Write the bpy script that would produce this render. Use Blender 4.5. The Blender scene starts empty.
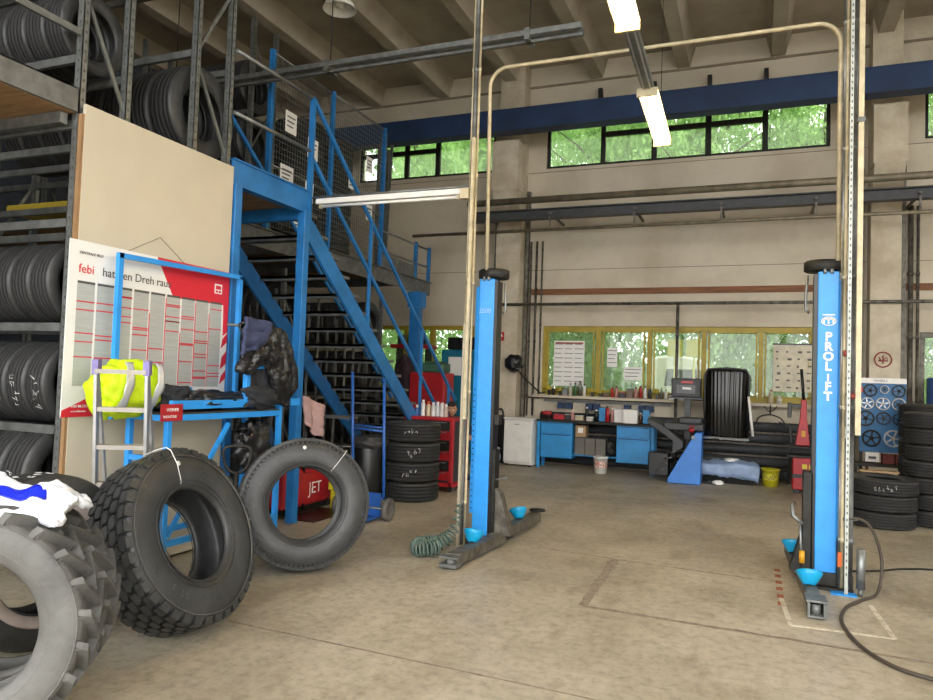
import bpy, bmesh, math, random
from mathutils import Vector, Matrix, noise, Euler
R_=random.Random(7)
PI=math.pi
col=bpy.context.scene.collection
sc=bpy.context.scene
# ---------------------------------------------------------------- materials
def lin(h):
    if isinstance(h,str):
        h=h.lstrip('#'); h=[int(h[i:i+2],16)/255 for i in (0,2,4)]
    return tuple(((c/12.92) if c<=.04045 else ((c+.055)/1.055)**2.4) for c in h)+(1,)
_m={}
def mat(name,c,rough=.5,metal=0,var=.12,scale=6,bump=0,bscale=30,c2=None,lo=.35,hi=.65,spec=None,sheen=0,stretch=None):
    if name in _m: return _m[name]
    m=bpy.data.materials.new(name); m.use_nodes=True; nt=m.node_tree; N=nt.nodes; L=nt.links
    b=N['Principled BSDF']; b.inputs['Roughness'].default_value=rough; b.inputs['Metallic'].default_value=metal
    if spec is not None: b.inputs['Specular IOR Level'].default_value=spec
    if sheen: b.inputs['Sheen Weight'].default_value=sheen
    tc=N.new('ShaderNodeTexCoord'); src=tc.outputs['Object']
    if stretch:
        mp=N.new('ShaderNodeMapping'); mp.inputs['Scale'].default_value=stretch; L.new(src,mp.inputs[0]); src=mp.outputs[0]
    C=lin(c); D=lin(c2) if c2 else tuple(x*(1-var*2.2) for x in C[:3])+(1,)
    n=N.new('ShaderNodeTexNoise'); n.inputs['Scale'].default_value=scale; n.inputs['Detail'].default_value=6; n.inputs['Roughness'].default_value=.6; L.new(src,n.inputs['Vector'])
    r=N.new('ShaderNodeValToRGB'); r.color_ramp.elements[0].position=lo; r.color_ramp.elements[1].position=hi
    r.color_ramp.elements[0].color=D; r.color_ramp.elements[1].color=C
    L.new(n.outputs['Fac'],r.inputs[0]); L.new(r.outputs[0],b.inputs['Base Color'])
    if bump:
        n2=N.new('ShaderNodeTexNoise'); n2.inputs['Scale'].default_value=bscale; n2.inputs['Detail'].default_value=5; L.new(src,n2.inputs['Vector'])
        bp=N.new('ShaderNodeBump'); bp.inputs['Strength'].default_value=bump; bp.inputs['Distance'].default_value=.02
        L.new(n2.outputs['Fac'],bp.inputs['Height']); L.new(bp.outputs[0],b.inputs['Normal'])
    _m[name]=m; return m
def emit(name,c,s):
    m=bpy.data.materials.new(name); m.use_nodes=True; b=m.node_tree.nodes['Principled BSDF']
    b.inputs['Base Color'].default_value=lin(c); b.inputs['Emission Color'].default_value=lin(c); b.inputs['Emission Strength'].default_value=s
    return m
def tread_mat():
    m=mat('rubber_tread','#2b2b2c',.75,0,.15,8); nt=m.node_tree; N=nt.nodes; L=nt.links
    uv=N.new('ShaderNodeUVMap'); br=N.new('ShaderNodeTexBrick'); br.inputs['Scale'].default_value=1; br.offset=.5
    br.inputs['Brick Width'].default_value=1; br.inputs['Row Height'].default_value=.25; br.inputs['Mortar Size'].default_value=.035
    br.inputs['Color1'].default_value=(1,1,1,1); br.inputs['Color2'].default_value=(.9,.9,.9,1); br.inputs['Mortar'].default_value=(0,0,0,1)
    L.new(uv.outputs[0],br.inputs['Vector'])
    bp=N.new('ShaderNodeBump'); bp.inputs['Strength'].default_value=.9; bp.inputs['Distance'].default_value=.012
    L.new(br.outputs['Color'],bp.inputs['Height']); L.new(bp.outputs[0],N['Principled BSDF'].inputs['Normal'])
    return m
rub=mat('rubber','#3a3b3b',.42,0,.2,5,.2,60)
rubT=tread_mat()
rubG=mat('dusty_rubber','#63625e',.6,0,.12,4,.2,50,c2='#474643')
rubK=mat('black_rubber','#222324',.5,0,.1,5,.2,60)
rubD=mat('dusty_shoulder_rubber','#7a7263',.85,0,.2,6,.3,60,c2='#45433f')
blue=mat('bright_blue_paint','#2f98ea',.38,0,.07,5)
sblue=mat('stair_blue_paint','#2678bd',.42,0,.14,4)
dblue=mat('navy_beam_paint','#1b3860',.6,0,.2,1.2)
cblue=mat('cabinet_blue_paint','#2a8fd0',.45,0,.1,4)
teal=mat('teal_paint','#12708c',.5,0,.1,4)
cup=mat('turquoise_plastic','#109fd4',.35,0,.08,10)
galv=mat('galvanised_steel','#8f9290',.42,.65,.15,12)
galvd=mat('dull_rack_steel','#7b7d7b',.55,.45,.2,8)
alu=mat('aluminium','#c3c2c2',.35,.6,.08,10)
darks=mat('dark_steel','#34332f',.55,.5,.25,9,.15,40)
dgrey=mat('dark_grey_paint','#3c3e41',.5,0,.15,8)
blackp=mat('black_plastic','#17181a',.35,0,.1,8)
grime=mat('greasy_grey_steel','#7b766b',.5,.4,.3,10)
cream=mat('cream_board','#c9c0ab',.7,0,.03,1.2,c2='#c2b8a2')
wood=mat('plywood','#a7825a',.75,0,.2,3,stretch=(1,6,1))
woodr=mat('brown_board','#8a5a38',.7,0,.2,2,stretch=(1,12,12))
white=mat('white_enamel','#e8e6e0',.4,0,.05,5)
wpaper=mat('white_paper','#e9e8e4',.7,0,.02,3)
red=mat('red_paint','#b3222a',.42,0,.12,6)
pred=mat('poster_red','#d62839',.4,0,.02,3)
pgrey=mat('poster_print_grey','#b9bdb9',.5,0,.12,90,stretch=(1,.05,4))
pdark=mat('poster_dark_print','#55524f',.5)
yel=mat('yellow_frame_paint','#b09a30',.5,0,.14,3)
yell=mat('yellow_plastic','#d8cf2a',.45,0,.12,12)
hivis=mat('hi_vis_fabric','#d3f00c',.6,0,.08,9,.2,25)
silverf=mat('reflective_strip','#d9dcdb',.35,.3,.04,9)
chalk=mat('chalk_white','#e6e6e2',.8)
beige=mat('beige_conduit','#c9bc9a',.45,.1,.15,8)
pipem=mat('painted_pipe','#8f8570',.5,.3,.2,5)
bagw=mat('white_polythene','#e9ecf2',.32,0,.05,8,.3,12)
bagb=mat('blue_polythene','#1d2fd2',.35,0,.08,8,.2,12)
denim=mat('navy_fabric','#3b4263',.85,0,.12,20,.3,60)
leath=mat('black_leather','#1e1e20',.2,0,.1,10,.7,22)
dfab=mat('dark_grey_fabric','#2f3136',.9,0,.2,14,.4,40)
pink=mat('pink_fabric','#c9a6a4',.85,0,.08,12,.3,30)
skin=mat('skin','#b98467',.55,0,.06,14)
hairm=mat('hair','#2b2420',.8,0,.2,40,.4,80)
navy=mat('navy_workwear','#23304c',.85,0,.12,16,.2,40)
card=mat('cardboard','#a88a63',.8,0,.1,8)
hoseg=mat('green_grey_hose','#5b7067',.5,0,.12,14)
smoke=mat('smoked_black_plastic','#141311',.22,0,.1,6)
bluebag=mat('pale_blue_polythene','#8fa5c9',.4,0,.12,8,.3,14)
orange=mat('orange_plastic','#d8661f',.45)
# surfaces
def floor_mat():
    m=bpy.data.materials.new('concrete_floor'); m.use_nodes=True; nt=m.node_tree;N=nt.nodes;L=nt.links
    b=N['Principled BSDF']; tc=N.new('ShaderNodeTexCoord')
    def nz(s,d=6,r=.6,st=None):
        n=N.new('ShaderNodeTexNoise'); n.inputs['Scale'].default_value=s; n.inputs['Detail'].default_value=d; n.inputs['Roughness'].default_value=r
        if st:
            mp=N.new('ShaderNodeMapping'); mp.inputs['Scale'].default_value=st; L.new(tc.outputs['Object'],mp.inputs[0]); L.new(mp.outputs[0],n.inputs['Vector'])
        else: L.new(tc.outputs['Object'],n.inputs['Vector'])
        return n.outputs['Fac']
    def ramp(src,stops):
        r=N.new('ShaderNodeValToRGB'); e=r.color_ramp.elements
        e[0].position,e[0].color=stops[0][0],stops[0][1]; e[1].position,e[1].color=stops[-1][0],stops[-1][1]
        for p,c in stops[1:-1]:
            q=e.new(p); q.color=c
        L.new(src,r.inputs[0]); return r.outputs[0]
    def mix(a,b_,f,mode='MULTIPLY'):
        x=N.new('ShaderNodeMix'); x.data_type='RGBA'; x.blend_type=mode
        if isinstance(f,float): x.inputs[0].default_value=f
        else: L.new(f,x.inputs[0])
        L.new(a,x.inputs[6]); L.new(b_,x.inputs[7]); return x.outputs[2]
    base=ramp(nz(.7,8,.65),[(.3,lin('#9c9383')),(.5,lin('#b2a997')),(.72,lin('#c5bcaa'))])
    fine=ramp(nz(14,10,.75),[(.36,(.66,.65,.62,1)),(.5,(.95,.95,.94,1)),(.66,(1.12,1.11,1.08,1))])
    c=mix(base,fine,.9)
    st=ramp(nz(1.3,5,.7,(1,.35,1)),[(.5,(1,1,1,1)),(.68,(.7,.66,.6,1))])
    c=mix(c,st,.7)
    sp=ramp(nz(5,4,.8),[(.68,(1,1,1,1)),(.76,(.62,.58,.5,1))])
    c=mix(c,sp,.6); big=ramp(nz(.28,4,.5),[(.35,(.86,.85,.83,1)),(.6,(1.04,1.03,1.0,1))]); c=mix(c,big,1.0)
    lp=nz(2.2,9,.72,(1,.5,1)); st2=ramp(lp,[(.52,(1,1,1,1)),(.6,(.8,.77,.72,1)),(.64,(1,1,1,1))]); c=mix(c,st2,.8)
    L.new(c,b.inputs['Base Color'])
    rr=ramp(nz(2,5),[(.3,(.38,)*3+(1,)),(.7,(.62,)*3+(1,))]); L.new(rr,b.inputs['Roughness'])
    bp=N.new('ShaderNodeBump'); bp.inputs['Strength'].default_value=.12; bp.inputs['Distance'].default_value=.01; L.new(nz(25,8,.7),bp.inputs['Height']); L.new(bp.outputs[0],b.inputs['Normal'])
    return m
wallm=mat('painted_masonry','#cbc1ad',.8,0,.1,.9,.25,14,c2='#b5a994',lo=.3,hi=.6)
pilm=mat('whitewashed_pillar','#cfc5b0',.8,0,.1,2.5,.5,9,c2='#b3a68e')
ceilm=mat('painted_concrete_ceiling','#b5ab98',.85,0,.1,.8,.3,8,c2='#978c79')
crackm=mat('dark_joint','#8a7e6b',.9)
glass=None
def glass_mat():
    m=bpy.data.materials.new('window_glass'); m.use_nodes=True; nt=m.node_tree;N=nt.nodes;L=nt.links
    N.remove(N['Principled BSDF']); out=N['Material Output']
    t=N.new('ShaderNodeBsdfTransparent'); t.inputs[0].default_value=(.82,.88,.84,1); g=N.new('ShaderNodeBsdfGlossy'); g.inputs['Roughness'].default_value=.03
    d=N.new('ShaderNodeBsdfDiffuse'); d.inputs[0].default_value=(.6,.63,.6,1)
    f=N.new('ShaderNodeFresnel'); f.inputs[0].default_value=1.45
    mx=N.new('ShaderNodeMixShader'); L.new(f.outputs[0],mx.inputs[0]); L.new(t.outputs[0],mx.inputs[1]); L.new(g.outputs[0],mx.inputs[2])
    m2=N.new('ShaderNodeMixShader'); m2.inputs[0].default_value=.13; tl_=N.new('ShaderNodeBsdfTranslucent'); tl_.inputs[0].default_value=(.75,.8,.74,1); m3=N.new('ShaderNodeMixShader'); m3.inputs[0].default_value=.6; L.new(d.outputs[0],m3.inputs[1]); L.new(tl_.outputs[0],m3.inputs[2]); L.new(mx.outputs[0],m2.inputs[1]); L.new(m3.outputs[0],m2.inputs[2])
    L.new(m2.outputs[0],out.inputs[0]); return m
glass=glass_mat()
def leaf_mat(name,c,c2):
    m=bpy.data.materials.new(name); m.use_nodes=True; nt=m.node_tree;N=nt.nodes;L=nt.links
    N.remove(N['Principled BSDF']); out=N['Material Output']
    oi=N.new('ShaderNodeTexCoord'); n=N.new('ShaderNodeTexNoise'); n.inputs['Scale'].default_value=1.6; L.new(oi.outputs['Object'],n.inputs['Vector'])
    r=N.new('ShaderNodeValToRGB'); r.color_ramp.elements[0].position=.35; r.color_ramp.elements[1].position=.65; r.color_ramp.elements[0].color=lin(c2); r.color_ramp.elements[1].color=lin(c); L.new(n.outputs['Fac'],r.inputs[0])
    d=N.new('ShaderNodeBsdfDiffuse'); t=N.new('ShaderNodeBsdfTranslucent'); L.new(r.outputs[0],d.inputs[0]); L.new(r.outputs[0],t.inputs[0])
    x=N.new('ShaderNodeMixShader'); x.inputs[0].default_value=.5; L.new(d.outputs[0],x.inputs[1]); L.new(t.outputs[0],x.inputs[2]); L.new(x.outputs[0],out.inputs[0]); return m
leafm=leaf_mat('leaf','#b0cf86','#88ab68')
bark=mat('bark','#5b4c3c',.9,0,.25,6,.6,12)
grass=mat('grass_ground','#71874a',.95,0,.2,3,.5,40)
asph=mat('asphalt','#8b8a86',.9,0,.15,3,.3,60)
# ---------------------------------------------------------------- mesh builder
class MB:
    def __init__(s): s.v=[]; s.f=[]; s.mi=[]; s.sm=[]; s.uv=None
    def add(s,vs,fs,mi=0,sm=False,M=None):
        o=len(s.v)
        s.v+= [tuple(M@Vector(p)) for p in vs] if M else [tuple(p) for p in vs]
        s.f+=[tuple(i+o for i in f) for f in fs]; s.mi+=[mi]*len(fs); s.sm+=[sm]*len(fs); return s
    def box(s,x0,x1,y0,y1,z0,z1,mi=0,M=None):
        vs=[(x,y,z) for z in (z0,z1) for x,y in ((x0,y0),(x1,y0),(x1,y1),(x0,y1))]
        return s.add(vs,[(3,2,1,0),(4,5,6,7),(0,1,5,4),(1,2,6,5),(2,3,7,6),(3,0,4,7)],mi,False,M)
    def bar(s,p,q,w,h=None,mi=0,up=(0,0,1)):
        p=Vector(p);q=Vector(q);d=(q-p); L=d.length; d.normalize(); u=Vector(up)
        if abs(d.dot(u))>.98: u=Vector((0,1,0))
        x=d.cross(u).normalized(); y=x.cross(d)
        h=h or w
        M=Matrix((( x.x,d.x,y.x,p.x),(x.y,d.y,y.y,p.y),(x.z,d.z,y.z,p.z),(0,0,0,1)))
        return s.box(-w/2,w/2,0,L,-h/2,h/2,mi,M)
    def tube(s,pts,r,n=10,mi=0,closed=False,caps=True):
        P=[Vector(p) for p in pts]; k=len(P); vs=[]; fs=[]; prev=None
        for i,p in enumerate(P):
            if closed: t=(P[(i+1)%k]-P[i-1])
            else: t=(P[min(i+1,k-1)]-P[max(i-1,0)])
            t.normalize()
            if prev is None:
                a=Vector((0,0,1)) if abs(t.z)<.9 else Vector((1,0,0)); x=t.cross(a).normalized()
            else: x=(prev-t*prev.dot(t)).normalized()
            prev=x; y=t.cross(x); rr=r[i] if isinstance(r,(list,tuple)) else r
            vs+=[p+(x*math.cos(2*PI*j/n)+y*math.sin(2*PI*j/n))*rr for j in range(n)]
        m=k if closed else k-1
        for i in range(m):
            for j in range(n):
                a=i*n+j;b=i*n+(j+1)%n;c=((i+1)%k)*n+(j+1)%n;d=((i+1)%k)*n+j; fs.append((a,b,c,d))
        s.add(vs,fs,mi,True)
        if caps and not closed:
            o=len(s.v)-len(vs); s.f.append(tuple(o+j for j in reversed(range(n)))); s.f.append(tuple(o+(k-1)*n+j for j in range(n))); s.mi+=[mi]*2; s.sm+=[False]*2
        return s
    def lathe(s,prof,n=24,M=None,mi=0,closed=False,sm=True):
        vs=[(r*math.cos(2*PI*i/n),r*math.sin(2*PI*i/n),z) for i in range(n) for r,z in prof]; k=len(prof); fs=[]
        for i in range(n):
            for j in range(k if closed else k-1):
                a=i*k+j;b=((i+1)%n)*k+j;c=((i+1)%n)*k+(j+1)%k;d=i*k+(j+1)%k
                fs.append((a,b,c,d))
        return s.add(vs,fs,mi,sm,M)
    def cyl(s,p,q,r,n=16,mi=0): return s.tube([p,q],r,n,mi)
    def prism(s,poly,a,b,M=None,mi=0):   # poly in XZ, extruded along Y from a to b
        k=len(poly); vs=[(x,a,z) for x,z in poly]+[(x,b,z) for x,z in poly]
        fs=[tuple(range(k)),tuple(reversed(range(k,2*k)))]+[(i+k,(i+1)%k+k,(i+1)%k,i) for i in range(k)]
        return s.add(vs,fs,mi,False,M)
    def build(s,name,m,parent=None,off=None,bevel=0,sub=0):
        me=bpy.data.meshes.new(name); vs=s.v
        if off is not None: vs=[(a-off[0],b-off[1],c-off[2]) for a,b,c in vs]
        me.from_pydata(vs,[],s.f); me.polygons.foreach_set('material_index',s.mi); me.polygons.foreach_set('use_smooth',s.sm)
        for x in (m if isinstance(m,(list,tuple)) else [m]): me.materials.append(x)
        bm=bmesh.new(); bm.from_mesh(me); bmesh.ops.recalc_face_normals(bm,faces=bm.faces); bm.to_mesh(me); bm.free(); me.update()
        o=bpy.data.objects.new(name,me); col.objects.link(o)
        if parent: o.parent=parent
        if bevel:
            b=o.modifiers.new('bevel','BEVEL'); b.width=bevel; b.segments=2; b.limit_method='ANGLE'
        if sub:
            b=o.modifiers.new('sub','SUBSURF'); b.levels=sub; b.render_levels=sub
        return o
def tag(o,label,cat,group=None):
    o['label']=label; o['category']=cat
    if group: o['group']=group
    return o
def struct(o): o['kind']='structure'; return o
def empty(name,loc=(0,0,0)):
    o=bpy.data.objects.new(name,None); o.location=loc; o.empty_display_size=.1; col.objects.link(o); return o
class T:   # a thing whose parts are given in world coordinates
    def __init__(s,name,loc,label,cat,group=None):
        s.o=empty(name,loc); s.loc=loc
        if cat: tag(s.o,label,cat,group)
    def p(s,name,mb,m,parent=None,bevel=0,sub=0,label=None):
        o=mb.build(name,m,parent or s.o,s.loc,bevel,sub)
        if label: o['label']=label
        return o
def copy_tree(o,parent=None):
    c=o.copy(); col.objects.link(c); c.parent=parent
    for ch in list(o.children): copy_tree(ch,c)
    return c
def text_mesh(name,body,size,M,m,parent=None,off=(0,0,0),ext=.001,align='LEFT',bold=0):
    cu=bpy.data.curves.new(name,'FONT'); cu.body=body; cu.size=size; cu.extrude=ext; cu.align_x=align; cu.offset=bold; cu.resolution_u=3
    t=bpy.data.objects.new(name,cu); col.objects.link(t); dg=bpy.context.evaluated_depsgraph_get(); me=bpy.data.meshes.new_from_object(t.evaluated_get(dg))
    bpy.data.objects.remove(t); bpy.data.curves.remove(cu)
    me.transform(Matrix.Translation(-Vector(off))@M); me.materials.clear(); me.materials.append(m)
    o=bpy.data.objects.new(name,me); col.objects.link(o); o.parent=parent; return o
def face_minusY(x,y,z): return Matrix.Translation((x,y,z))@Matrix.Rotation(PI/2,4,'X')
def face_plusX(x,y,z): return Matrix.Translation((x,y,z))@Matrix.Rotation(PI/2,4,'Z')@Matrix.Rotation(PI/2,4,'X')
ORD=['first','second','third','fourth','fifth','sixth','seventh','eighth','ninth','tenth','eleventh','twelfth']
exec_parts=[]
# ================================================================ SETTING
W=14.3; XL=-12.0; XR=9.0; YF=-1.6; CZ=8.25
o=MB().box(XL-.3,XR+.3,YF,W+.3,-.2,0).build('floor',floor_mat()); struct(o)
o=MB().box(-60,60,-60,YF,-.25,-.02).build('ground_yard',asph); struct(o)
o=MB().box(-60,60,W+.3,70,-.3,-.05).build('ground_grass',grass); struct(o)
def wall_cells(x0,x1,z0,z1,holes,y0,y1):
    xs=sorted({x0,x1}|{h[0] for h in holes}|{h[1] for h in holes}); zs=sorted({z0,z1}|{h[2] for h in holes}|{h[3] for h in holes})
    mb=MB()
    for a,b in zip(xs,xs[1:]):
        run=None
        for c,d in zip(zs,zs[1:]):
            mx,mz=(a+b)/2,(c+d)/2
            if any(h[0]<mx<h[1] and h[2]<mz<h[3] for h in holes): continue
            mb.box(a,b,y0,y1,c,d)
    return mb
HL=[(-8.1,-5.6,1.4,2.8),(-4.08,1.02,1.4,2.8),(2.6,5.2,1.4,2.72),(-8.6,-5.25,6.1,6.98),(-4.11,1.19,6.08,6.98),(2.66,7.9,6.08,6.98)]
struct(wall_cells(XL,XR,0,CZ,HL,W,W+.3).build('wall_back',wallm))
struct(MB().box(XL-.3,XL,YF,W+.3,0,CZ).build('wall_left',mat('slate_shade_wall','#4e5560',.85,0,.15,1.5,.2,14)))  # dim bluish haze behind the racks is put into this slate colour
struct(wall_cells(YF,W+.3,0,CZ,[(1,5,5.0,7.4),(6.5,11,5.0,7.4)],0,.3).build('wall_right',wallm))
bpy.data.objects['wall_right'].matrix_world=Matrix.Translation((XR+.3,0,0))@Matrix.Rotation(PI/2,4,'Z')
struct(wall_cells(XL-.3,XR+.3,0,CZ,[(-6.2,8.6,-1,7.2)],YF-.3,YF).build('wall_front',wallm))
struct(MB().box(XL-.3,XR+.3,YF-.3,W+.3,CZ,CZ+.3).build('ceiling',ceilm))
# ceiling ribs
mb=MB(); x=-4.8-1.7*4
while x<XR:
    for (a,b,c,d) in (((x-.22),(x+.22),(x-.12),(x+.12)),):
        vs=[(a,YF,CZ),(b,YF,CZ),(d,YF,CZ-.38),(c,YF,CZ-.38),(a,W,CZ),(b,W,CZ),(d,W,CZ-.38),(c,W,CZ-.38)]
        mb.add(vs,[(0,1,2,3),(7,6,5,4),(0,4,5,1),(1,5,6,2),(2,6,7,3),(3,7,4,0)])
    x+=1.7
struct(mb.build('trim_ceiling_ribs',ceilm))
mb=MB().box(XL,XR,W-.03,W,CZ-.02-.42,CZ-.4)
for z in (6.0,3.95): mb.box(XL,XR,W-.006,W,z,z+.012)
mb.box(XL,XR,W-.05,W,7.32,7.35)
struct(mb.build('trim_wall_joints',crackm))
def pillar(x0,x1,n):
    mb=MB().box(x0,x1,W-.4,W,0,CZ-.02)
    mb.prism([(x0-.02,5.5),(x1+.02,5.5),(x1+.02,6.5),(x0-.02,6.5)],W-.75,W-.38)
    mb.add([(x0,W-.4,4.9),(x1,W-.4,4.9),(x1,W-.4,5.5),(x0,W-.4,5.5),(x0,W-.75,5.5),(x1,W-.75,5.5)],[(0,1,2,3),(3,2,5,4),(0,4,5,1),(0,3,4),(1,5,2)])
    o=struct(mb.build('pillar',pilm)); return o
pillar(-5.02,-4.5,1); pillar(1.8,2.26,2); pillar(-11.4,-10.9,3)
# wall strips beside pillars
mb=MB()
for x in (-5.12,-4.44,1.7,2.34): mb.box(x-.03,x+.03,W-.12,W,.9,5.6)
struct(mb.build('trim_pillar_edges',grime))
# windows
def window(n,x0,x1,z0,z1,mulls,m,fw=.09,transoms=(),y=W+.05,extra=None):
    e=empty('window_%d'%n,((x0+x1)/2,y,z0)); struct(e); off=e.location
    mb=MB(); mb.box(x0,x1,y,y+.08,z0,z0+fw); mb.box(x0,x1,y,y+.08,z1-fw,z1); mb.box(x0,x0+fw,y+.001,y+.079,z0,z1); mb.box(x1-fw,x1,y+.001,y+.079,z0,z1)
    for a,b in mulls: mb.box(a,b,y-.01,y+.085,z0,z1)
    for a,b,z in transoms: mb.box(a,b,y+.002,y+.078,z-.05,z+.05)
    mb.build('window_frame',m,e,off,bevel=.006)
    MB().box(x0+.02,x1-.02,y+.045,y+.05,z0+.02,z1-.02).build('pane',glass,e,off)
    if extra: extra(e,off)
    return e
def sashes(ms):
    def f(e,off):
        for a,b in ms:
            mb=MB()
            for (p,q,r,t) in ((a,b,1.49,1.525),(a,b,2.68,2.71),(a,a+.03,1.49,2.71),(b-.03,b,1.49,2.71)): mb.box(p,q,W+.02,W+.06,r,t)
            mb.cyl((b-.03,W+.0,2.05),(b-.03,W+.0,2.17),.012,8)
            mb.build('sash',yel,e,off,bevel=.004)
    return f
window(1,-4.08,1.02,1.4,2.8,[(-2.98,-2.89),(-1.97,-1.88),(-.96,-.87),(.05,.13)],yel,extra=sashes([(-3.98,-3.01),(-2.85,-2.01),(-1.85,-.99),(-.84,.03),(.15,.92)]))
window(2,-8.1,-5.6,1.4,2.8,[(-7.3,-7.2),(-6.66,-6.54)],yel)
window(3,2.6,5.2,1.4,2.72,[(3.6,3.7)],grime)
window(4,-4.11,1.19,6.08,6.98,[(-2.99,-2.9),(-1.98,-1.88),(-.97,-.86),(.05,.15)],darks,.06,[(-2.9,.1,6.72)])
window(5,-8.6,-5.25,6.1,6.98,[(-7.45,-7.35),(-6.68,-6.58)],darks,.06,[(-8.6,-6.6,6.72)])
window(6,2.66,7.9,6.08,6.98,[(4.0,4.1),(5.3,5.4),(6.6,6.7)],darks,.06)
struct(MB().box(-4.2,1.15,W-.25,W,1.34,1.39).build('trim_window_sill',wallm))
# timber rail, wall beam
for nm,a,b in (('trim_timber_rail',-4.36,1.74),('trim_timber_rail',2.34,9)):
    struct(MB().box(a,b,W-.035,W,3.44,3.56).build(nm,woodr))
def pipe(name,label,pts,r,m,cat='pipe',clips=()):
    t=T(name,pts[0],label,cat); t.p('pipe_run',MB().tube(pts,r,12),m)
    for c in clips:
        t.p('pipe_clip',MB().box(c[0]-.03,c[0]+.03,c[1],W,c[2]-r-.02,c[2]+r+.02),grime)
    return t
pipe('wall_pipe','thin grey horizontal pipe just below the timber rail',[(-5.2,W-.45,3.2),(9,W-.45,3.2)],.03,grime)
pipe('wall_pipe','thick grey beige pipe across the wall under clearstory windows',[(-5.4,13.2,5.15),(9,13.2,5.15)],.065,pipem)
pipe('wall_pipe','thin brown pipe low under the thick wall pipe',[(-6.6,13.2,4.56),(9,13.2,4.56)],.032,pipem)
t=T('support_beam',(0,13.3,4.8),'dark steel support beam directly beneath the thick wall pipe','beam')
t.p('beam_web',MB().box(-5.4,9,13.28,13.31,4.8,4.98),dgrey); t.p('beam_flange',MB().box(-5.4,9,13.2,13.39,4.965,4.985).box(-5.4,9,13.2,13.39,4.79,4.81),dgrey)
mb=MB()
for x in (-5,-3.7,-2.1,-.6,.9,2.4,4): mb.box(x-.02,x+.02,13.2,W,4.86,4.9); mb.box(x-.015,x+.015,13.19,13.22,4.56,4.82)
t.p('bracket',mb,grime)
t=T('crane_beam',(0,13.15,6.5),'long navy blue steel crane runway beam high along the back wall','beam')
t.p('beam_web',MB().box(XL,XR,13.14,13.17,6.52,6.92),dblue); t.p('beam_flange',MB().box(XL,XR,13.0,13.31,6.9,6.93).box(XL,XR,13.0,13.31,6.5,6.53),dblue)
t.p('side_plate',MB().box(XL,XR,13.01,13.03,6.53,6.9),dblue)
for i,x in enumerate((-3.0,-1.93,-.9,.1)):
    tag(MB().box(x-.04,x+.04,W-.12,W,6.9,7.62).build('window_strut',darks),'dark vertical strut above clearstory window, %s from the left'%ORD[i],'strut','struts above the clearstory')
def ztube(x,y,z0,z1,r,m,label):
    t=T('conduit',(x,y,z0),label,'conduit'); 
    pts=[(x,y,z0)];rs=[r];z=z0+.4
    while z<z1-.1: pts+=[(x,y,z),(x,y,z+.001),(x,y,z+.04),(x,y,z+.041)]; rs+=[r,r*1.35,r*1.35,r]; z+=1.1
    t.p('conduit_run',MB().tube(pts+[(x,y,z1)],rs+[r],10),m)
    return t
ztube(-4.36,W-.06,.95,4.55,.02,grime,'left conduit of the trio beside the left pillar')
ztube(-4.24,W-.06,.95,4.55,.024,grime,'middle thicker conduit of the trio beside the left pillar')
ztube(-4.12,W-.06,1.3,4.55,.018,grime,'right conduit of the trio beside the left pillar')
ztube(2.45,W-.08,.0,4.9,.04,grime,'thick grey conduit right of the right pillar')
ztube(2.56,W-.06,.0,4.9,.025,grime,'thin grey conduit right of the right pillar')
ztube(-1.37,W-.35,.0,3.2,.03,grime,'dark vertical pole in front of the yellow window')
# ================================================================ OUTDOORS
def make_tree(seed,h):
    r=random.Random(seed); root=empty('tree')
    tr=MB(); tr.tube([(0,0,-.1),(.05,.03,h*.25),(-.08,.1,h*.55),(0,.05,h*.88)],[.2,.16,.11,.03],10)
    for k in range(9):
        z=h*(.2+.07*k); a=r.random()*6.3; L=h*.2
        tr.tube([(0,0,z),(math.cos(a)*L*.5,math.sin(a)*L*.5,z+L*.35),(math.cos(a)*L,math.sin(a)*L,z+L*.6)],[.06,.04,.015],6)
    tr.build('trunk',bark,root)
    vs=[];fs=[]
    cl=[(r.uniform(-1,1)*2.2,r.uniform(-1,1)*1.6,r.uniform(.03,1.0)*h,r.uniform(.6,1.25)) for _ in range(150)]
    for cx,cy,cz,cr in cl:
        for _ in range(125):
            d=Vector((r.gauss(0,1),r.gauss(0,1),r.gauss(0,1))).normalized()*cr*(r.random()**.4)
            p=Vector((cx,cy,cz))+d
            if p.z<.1: continue
            u=Vector((r.gauss(0,1),r.gauss(0,1),r.gauss(0,1))).normalized(); w=u.orthogonal().normalized(); s=r.uniform(.085,.15)
            o=len(vs); vs+=[p-u*s,p+w*s*.55,p+u*s,p-w*s*.55]; fs.append((o,o+1,o+2,o+3))
    MB().add(vs,fs).build('foliage',leafm,root)
    return root
tr1=make_tree(3,12.5)
tl=[(-14,20.5),(-10.4,20.9),(-7.2,20.2),(-4.3,21.2),(-1.3,20.6),(1.6,21.0),(4.6,20.4),(7.8,21.1),(11,20.6),(-12,25),(-8.5,25.4),(-5.4,24.8),(-2.6,25.5),(.3,24.9),(3.4,25.2),(6.4,25),(9.6,25.3),(-17.5,22)]
for i,(x,y) in enumerate(tl):
    c=tr1 if i==0 else copy_tree(tr1)
    c.location=(x,y,0); c.rotation_euler.z=PI*(i%2); c.scale=(.62,.8,.9+.04*(i%5))
    tag(c,'leafy green tree behind the building, %s from the left in the %s row'%(ORD[i] if i<9 else (ORD[i-9]),'nearer' if i<9 else 'farther'),'tree','trees outside the windows')
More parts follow.
